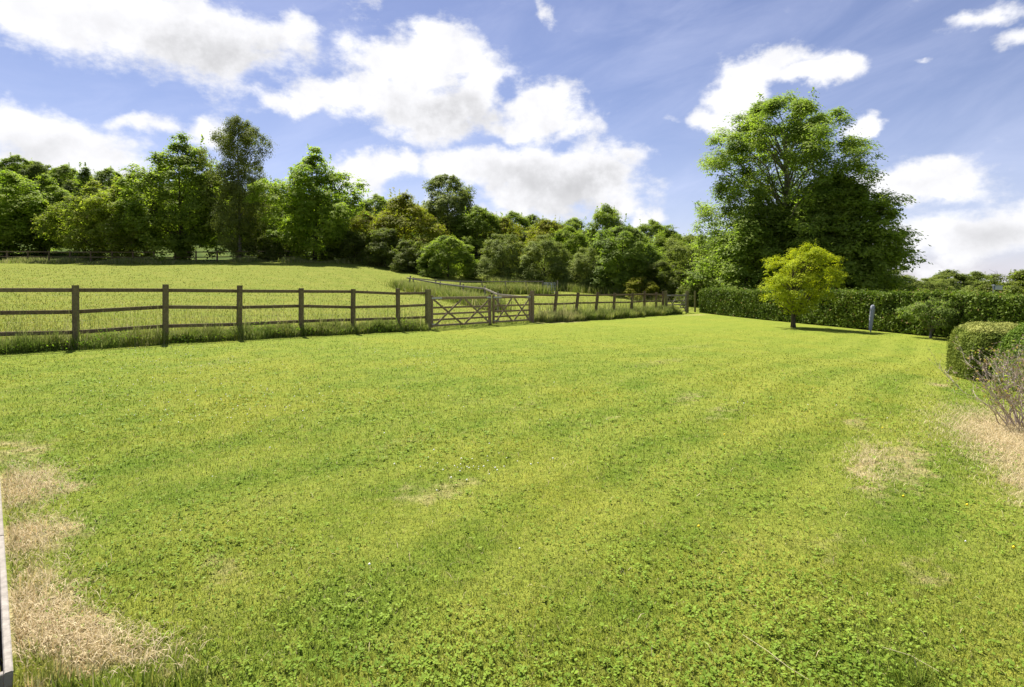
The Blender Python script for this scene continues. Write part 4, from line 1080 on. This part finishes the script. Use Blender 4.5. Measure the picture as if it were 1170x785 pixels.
# ------------------------------------------------------------------ covered drying post on the lawn, box on its pole
def build_cover():
    x, y = 15.75, 24.6
    root = thing('covered_post', 'slim closed post in a blue grey cover standing before the hedge', 'post', (x, y, g1(x, y)))
    mb = MB(); mb.tube([(0, 0, -.1), (0, 0, .12)], .026, 8); mb.build('pole', M['steel'], root)
    rg2 = random.Random(3); V = []; n = 14; zs = [.07, .10, .3, .55, .8, 1.0, 1.12, 1.18, 1.20]
    rs = [.055, .066, .074, .082, .088, .088, .080, .055, .01]
    for j, z in enumerate(zs):
        for k in range(n):
            a = 2 * math.pi * k / n
            r = rs[j] * (1 + .13 * math.cos(5 * a + z * 2) + rg2.gauss(0, .02))
            V.append((math.cos(a) * r + .10 * z - .02, math.sin(a) * r, z))
    F = [(j * n + k, j * n + (k + 1) % n, (j + 1) * n + (k + 1) % n, (j + 1) * n + k) for j in range(len(zs) - 1) for k in range(n)] + [tuple(reversed(range(n))), tuple(range((len(zs) - 1) * n, len(zs) * n))]
    me = bpy.data.meshes.new('cover'); me.from_pydata(V, [], F); me.polygons.foreach_set('use_smooth', [True] * len(F)); me.update()
    m, T = new_mat('grey_cover_cloth'); nn = T.noise(T.v('MULTIPLY', T.n('ShaderNodeTexCoord').outputs['Object'], (20, 20, 3)), 1.5, 3)
    finish(T, T.mix(nn, (.22, .23, .28, 1), (.40, .41, .47, 1)), .7, .3, nn, .5, .02)
    link('cover', me, m, root)
    # small box on a pole behind the hedge
    Y = 25.0; X = px(1135, Y)
    root = thing('pole_box', 'small pale grey box on a pole above the hedge', 'pole', (X, Y, g1(X, Y)))
    top = EYE - (325 - 320) / 640 * Y - g1(X, Y)
    mb = MB(); mb.tube([(0, 0, -.2), (0, 0, top)], .028, 8); mb.build('pole', M['steel'], root)
    mb = MB(); mb.beam((.02, -.01, top - .14), (.34, -.01, top - .16), .14, .20, bev=.02); mb.beam((-.03, -.01, top - .035), (.38, -.01, top - .055), .18, .02); mb.build('box', M['alu'], root)
build_cover()

# bare shoots above the hawthorns at the right
def build_twigs():
    r = random.Random(14); mb = MB()
    X, Y = px(1148, 31), 31.0
    root = thing('bare_sapling', 'thin bare sapling poking above the hawthorns at the right edge', 'sapling', (X, Y, g1(X, Y)))
    for i in range(12):
        x = r.uniform(-.7, .5); h = r.uniform(2.6, 3.25); pts = [(x * .3, 0, 0)]
        for k in range(1, 6): pts.append((x * (.3 + .7 * k / 5) + r.gauss(0, .05), r.gauss(0, .05), h * k / 5))
        mb.tube(pts, [.02, .018, .015, .012, .009, .004], 4)
        for j in range(4):
            b = Vector(pts[4]).lerp(Vector(pts[5]), r.uniform(-.6, 1)); mb.tube([b, b + Vector((r.gauss(0, .12), r.gauss(0, .12), r.uniform(.1, .3)))], [.007, .003], 3)
    mb.build('stems', M['bark'], root)
build_twigs()

def build_stalks():
    for lab, pts in (('long pale dry grass stalk lying across the near lawn at the right', [(1.03, 2.50), (1.09, 2.38), (1.13, 2.29), (1.175, 2.21)]),
                     ('short curved dry grass stalk lying near the lower right corner of the lawn', [(1.60, 2.42), (1.68, 2.36), (1.73, 2.27)])):
        mb = MB(); mb.tube([(x, y, g1(x, y) + .030 + .004 * (i % 2)) for i, (x, y) in enumerate(pts)], [.0011, .0013, .0011, .0008][:len(pts)], 5)
        m, T = new_mat('dry_stalk'); finish(T, (.45, .40, .22, 1), .6, .2)
        tag(mb.build('grass_stalk', m), lab, 'grass stalk')
build_stalks()

# ------------------------------------------------------------------ timber framed raised bed at the lower left
def build_bed():
    c0 = BED[0]; root = thing('raised_bed', 'pale weathered timber edging of a sunken bed at the lower left', 'raised bed', (c0[0], c0[1], g1(*c0)))
    d = Vector((*BD, 0)); n = Vector((*BN, 0)); L = 3.1; H = .11
    t = .027
    mb = MB(); mb.beam(n * (t / 2) + Vector((0, 0, H - .085)), n * (t / 2) + d * 1.55 + Vector((0, 0, H - .085)), t, .17, bev=.004); mb.build('board', M['board'], root)
    mb = MB(); mb.beam(n * (t / 2) + d * 1.556 + Vector((0, 0, H - .083)), n * (t / 2) + d * L + Vector((0, 0, H - .09)), t, .17, bev=.004); mb.build('board', M['board'], root)
    mb = MB(); mb.beam(n * (t + .002) + d * (t / 2) + Vector((0, 0, H - .087)), n * 1.3 + d * (t / 2) + Vector((0, 0, H - .087)), t, .17, bev=.004); mb.build('board', M['board'], root)
    mb = MB(); mb.beam(n * (t + .002) + d * (L - t / 2) + Vector((0, 0, H - .087)), n * 1.3 + d * (L - t / 2) + Vector((0, 0, H - .087)), t, .17, bev=.004); mb.build('board', M['board'], root)
    mb = MB(); mb.beam(n * (1.3 + t / 2) + Vector((0, 0, H - .087)), n * (1.3 + t / 2) + d * L + Vector((0, 0, H - .087)), t, .17, bev=.004); mb.build('board', M['board'], root)
    mb = MB(); mb.beam(n * (t + .03) + d * 1.5 + Vector((0, 0, -.1)), n * (t + .03) + d * 1.5 + Vector((0, 0, H - .03)), .05, .05, up=(BD[0], BD[1], 0)); mb.build('peg', M['board'], root)
    m, T = new_mat('soil'); nn = T.noise(T.n('ShaderNodeNewGeometry').outputs['Position'], 40, 6, .75)
    finish(T, T.mix(nn, (.035, .024, .016, 1), (.11, .08, .055, 1)), .95, .1, nn, 1, .03)
    rng = np.random.default_rng(9)
    gx, gy = np.meshgrid(np.linspace(t + .003, 1.3, 26), np.linspace(t + .003, L - t, 60)); Z = .02 + rng.normal(0, .008, gx.shape)
    V = np.stack([BN[0] * gx + BD[0] * gy, BN[1] * gx + BD[1] * gy, Z], -1).reshape(-1, 3)
    i = (np.arange(59)[:, None] * 26 + np.arange(25)[None]).ravel()
    link('soil', np_mesh('soil', V, [np.stack([i, i + 1, i + 27, i + 26], 1)]), m, root)
build_bed()
